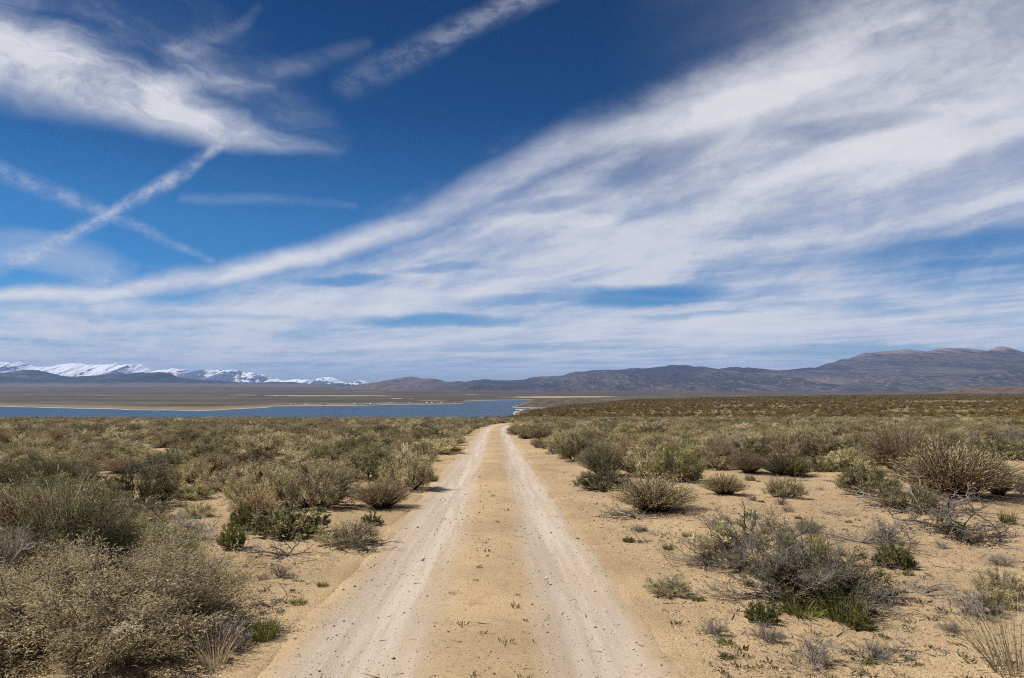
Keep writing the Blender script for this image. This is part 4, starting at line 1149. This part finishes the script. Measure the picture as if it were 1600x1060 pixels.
def build_litter():
    """small loose things nobody would count: pebbles, bits of twig, sprouts"""
    rng = np.random.default_rng(31)
    def spots(n, ymax=26, road=None):
        y = 3.2 * (ymax / 3.2) ** rng.random(n); px = rng.uniform(-60, 1660, n); x = (px - CX) / F * y
        off = x - road_x(y); inr = (off > -RW_L - .1) & (off < RW_R + .1)
        z = np.where(inr, np.maximum(rz(x, y), gz(x, y) - .1), gz(x, y))
        return x, y, z, off, inr
    # pebbles: squashed octahedra
    x, y, z, off, inr = spots(52000)
    k = rng.random(len(x)) < np.where(inr, .40, .9); x, y, z, inr = x[k], y[k], z[k], inr[k]
    n = len(x); s = np.clip(rng.lognormal(-5.35, .45, n), .002, .022) * np.clip(y / 7, .8, 1.5)
    B = np.array([(1, 0, 0), (0, 1, 0), (-1, 0, 0), (0, -1, 0), (0, 0, .7), (0, 0, -.5)], float)
    ang = rng.uniform(0, 6.28, n); jit = rng.uniform(.65, 1.3, (n, 6, 1))
    b = B[None] * jit * s[:, None, None]
    ca, sa = np.cos(ang)[:, None], np.sin(ang)[:, None]
    v = np.stack([b[..., 0] * ca - b[..., 1] * sa + x[:, None], b[..., 0] * sa + b[..., 1] * ca + y[:, None], b[..., 2] + (z + s * .25)[:, None]], -1)
    T = np.array([(0, 1, 4), (1, 2, 4), (2, 3, 4), (3, 0, 4), (1, 0, 5), (2, 1, 5), (3, 2, 5), (0, 3, 5)])
    fc = (T[None] + (np.arange(n) * 6)[:, None, None]).reshape(-1, 3)
    m, g, bs, _ = newmat("pebble_stone")
    g.put(bs.inputs['Base Color'], g.ramp(g.attr('tint'), [(0, (.13, .10, .078)), (.35, (.25, .19, .135)), (.7, (.40, .30, .21)), (1, (.66, .58, .48))]))
    kind(mesh_np("pebbles", v.reshape(-1, 3), fc, m, False, {'tint': np.repeat(rng.random(n), 6)}), 'stuff', "small pebbles strewn over the track and sand")
    # bits of twig and dry leaf
    x, y, z, off, inr = spots(26000, 34)
    q = fbm(x * .5, y * .5, 3, 77)
    k = rng.random(len(x)) < np.where(inr, .10, .75 + q); x, y, z = x[k], y[k], z[k]; n = len(x)
    a = rng.uniform(0, 6.28, n); L = np.clip(rng.lognormal(-3.6, .65, n), .010, .25)
    bag = Bag(); c = np.stack([x, y, z + .004], -1); d = np.stack([np.cos(a), np.sin(a), rng.normal(0, .12, n)], -1)
    m1 = c + d * L[:, None] * .5 + rng.normal(0, .1, (n, 3)) * L[:, None] * np.array([1, 1, .5]); m1[:, 2] = np.maximum(m1[:, 2], z + .004)
    e = c + d * L[:, None]; e[:, 2] = np.maximum(e[:, 2], z + .002)
    bag.tubes(np.stack([c, m1, e], 1), np.clip(L * .04, .0016, .005), .001, rng.normal(.3, .25, n))
    o = bpy.data.objects.new("twig_litter", bag.mesh("twig_litter", M_GREY)); COL.objects.link(o)
    kind(o, 'stuff', "bits of dry twig littering the sand")
    # debris shed under the bushes
    own = OCC[OCC[:, 1] < 26]; pk = rng.choice(len(own), 15000, p=own[:, 2] ** 2 / (own[:, 2] ** 2).sum())
    rr = np.abs(rng.normal(0, .85, 15000)) * own[pk, 2]; aa = rng.uniform(0, 6.28, 15000)
    x = own[pk, 0] + rr * np.cos(aa) + .15 * own[pk, 2]; y = own[pk, 1] + rr * np.sin(aa)
    k = (np.abs(x - road_x(y)) > RW_L + .1) & (y > 2.5); x, y = x[k], y[k]; z = gz(x, y); n = len(x)
    a = rng.uniform(0, 6.28, n); L = np.clip(rng.lognormal(-3.3, .6, n), .012, .25)
    bag = Bag(); c = np.stack([x, y, z + .004], -1); d = np.stack([np.cos(a), np.sin(a), rng.normal(.05, .15, n)], -1)
    m1 = c + d * L[:, None] * .5 + rng.normal(0, .1, (n, 3)) * L[:, None] * np.array([1, 1, .6]); m1[:, 2] = np.maximum(m1[:, 2], z + .004)
    e = c + d * L[:, None]; e[:, 2] = np.maximum(e[:, 2], z + .002)
    bag.tubes(np.stack([c, m1, e], 1), np.clip(L * .035, .0014, .005), .001, rng.normal(.35, .25, n))
    o = bpy.data.objects.new("bush_debris", bag.mesh("bush_debris", M_GREY)); COL.objects.link(o)
    kind(o, 'stuff', "grey twig debris shed under the nearer bushes")
    # sprouts
    x, y, z, off, inr = spots(6000, 36)
    q = fbm(x * .6, y * .6, 3, 87)
    k = (~inr) & (rng.random(len(x)) < .25 + q * 1.2) | (inr & (np.abs(off) < .4) & (rng.random(len(x)) < .10)); x, y, z, off = x[k], y[k], z[k], off[k]
    n = len(x); m = 16; rep = np.repeat(np.arange(n), m); sz = (rng.uniform(.4, 1.0, n) ** 2)[rep]
    a = rng.uniform(0, 6.28, n * m); sp = rng.uniform(0, .05, n * m) * sz
    C = np.stack([x[rep] + np.cos(a) * sp, y[rep] + np.sin(a) * sp, z[rep] + .002], -1)
    bag = Bag(); bag.leaves(C, np.stack([np.cos(a) * .6, np.sin(a) * .6, rng.uniform(.3, 1.2, n * m)], -1), .05 * sz * rng.uniform(.5, 1.2, n * m), .008 * sz + .003, np.repeat(rng.uniform(.2, .9, n), m) + rng.normal(0, .1, n * m), rng)
    o = bpy.data.objects.new("green_sprouts", bag.mesh("green_sprouts", M_YEL)); COL.objects.link(o)
    kind(o, 'stuff', "tiny green sprouts scattered over the sand")

def build_far_shore():
    """trailers and small trees along the far shore, a few pixels each"""
    bag = Bag()
    def box(x0, x1, y0, y1, z0, z1, t, ch=0.0):
        v = np.array([(x0, y0, z0), (x1, y0, z0), (x1, y1, z0), (x0, y1, z0), (x0 + ch, y0 + ch, z1), (x1 - ch, y0 + ch, z1), (x1 - ch, y1 - ch, z1), (x0 + ch, y1 - ch, z1)])
        q = np.array([(0, 3, 2, 1), (4, 5, 6, 7), (0, 1, 5, 4), (1, 2, 6, 5), (2, 3, 7, 6), (3, 0, 4, 7)]) + bag.n
        bag.V.append(v); bag.Q.append(q); bag.T.append(np.full(8, t)); bag.n += 8
    box(-3.2, 3.2, -1.2, 1.2, .5, 2.5, .9); box(-3.1, 3.1, -1.1, 1.1, 2.45, 2.95, .9, .25)
    for a in (-2.2, -.4, 1.4): box(a, a + .9, -1.24, -1.15, 1.4, 2.1, .1)
    for a in (-.9, .2): box(a, a + .7, -1.05, 1.05, 0, .7, .05)
    box(3.1, 4.3, -.08, .08, .5, .62, .2)
    m, g, b, _ = newmat("trailer_paint"); b.inputs['Roughness'].default_value = .4
    g.put(b.inputs['Base Color'], g.ramp(g.attr('tint'), [(0, (.03, .03, .035)), (.3, (.10, .11, .12)), (.8, (.80, .79, .76))]))
    me = bag.mesh("trailer", m)
    rng = np.random.default_rng(5)
    for px in (456, 479, 483, 556, 575, 580, 592, 612, 641, 668, 676, 690):
        o = bpy.data.objects.new("trailer", me); COL.objects.link(o)
        D = float(shore_d(px)) + rng.uniform(45, 80)
        o.location = ((px - CX) / F * D, D, LAKE_Z + .6); o.rotation_euler = (0, 0, rng.uniform(-.5, .5)); o.scale = (1.0,) * 3
        tag(o, "tiny white trailer parked on the far shore of the lake", 'trailer', "white trailers along the far lake shore")
    for px, dd in [(506, 50), (510, 52), (560, 60), (586, 70), (625, 60), (648, 110), (655, 140), (664, 60), (672, 150), (681, 120), (688, 170), (698, 60), (705, 70), (709, 120), (714, 60), (718, 55), (720, 90), (702, 150)]:
        D = float(shore_d(px)) + dd; w = rng.uniform(4, 8)
        plant('brush', (px - CX) / F * D, D, w, rng.uniform(3.5, 6), "small dark tree on the far shore of the lake", 'tree', "dark trees along the far lake shore", name='shore_tree', z=LAKE_Z + .5)

build_thicket()
build_hillside()
build_far_shore()
build_litter()
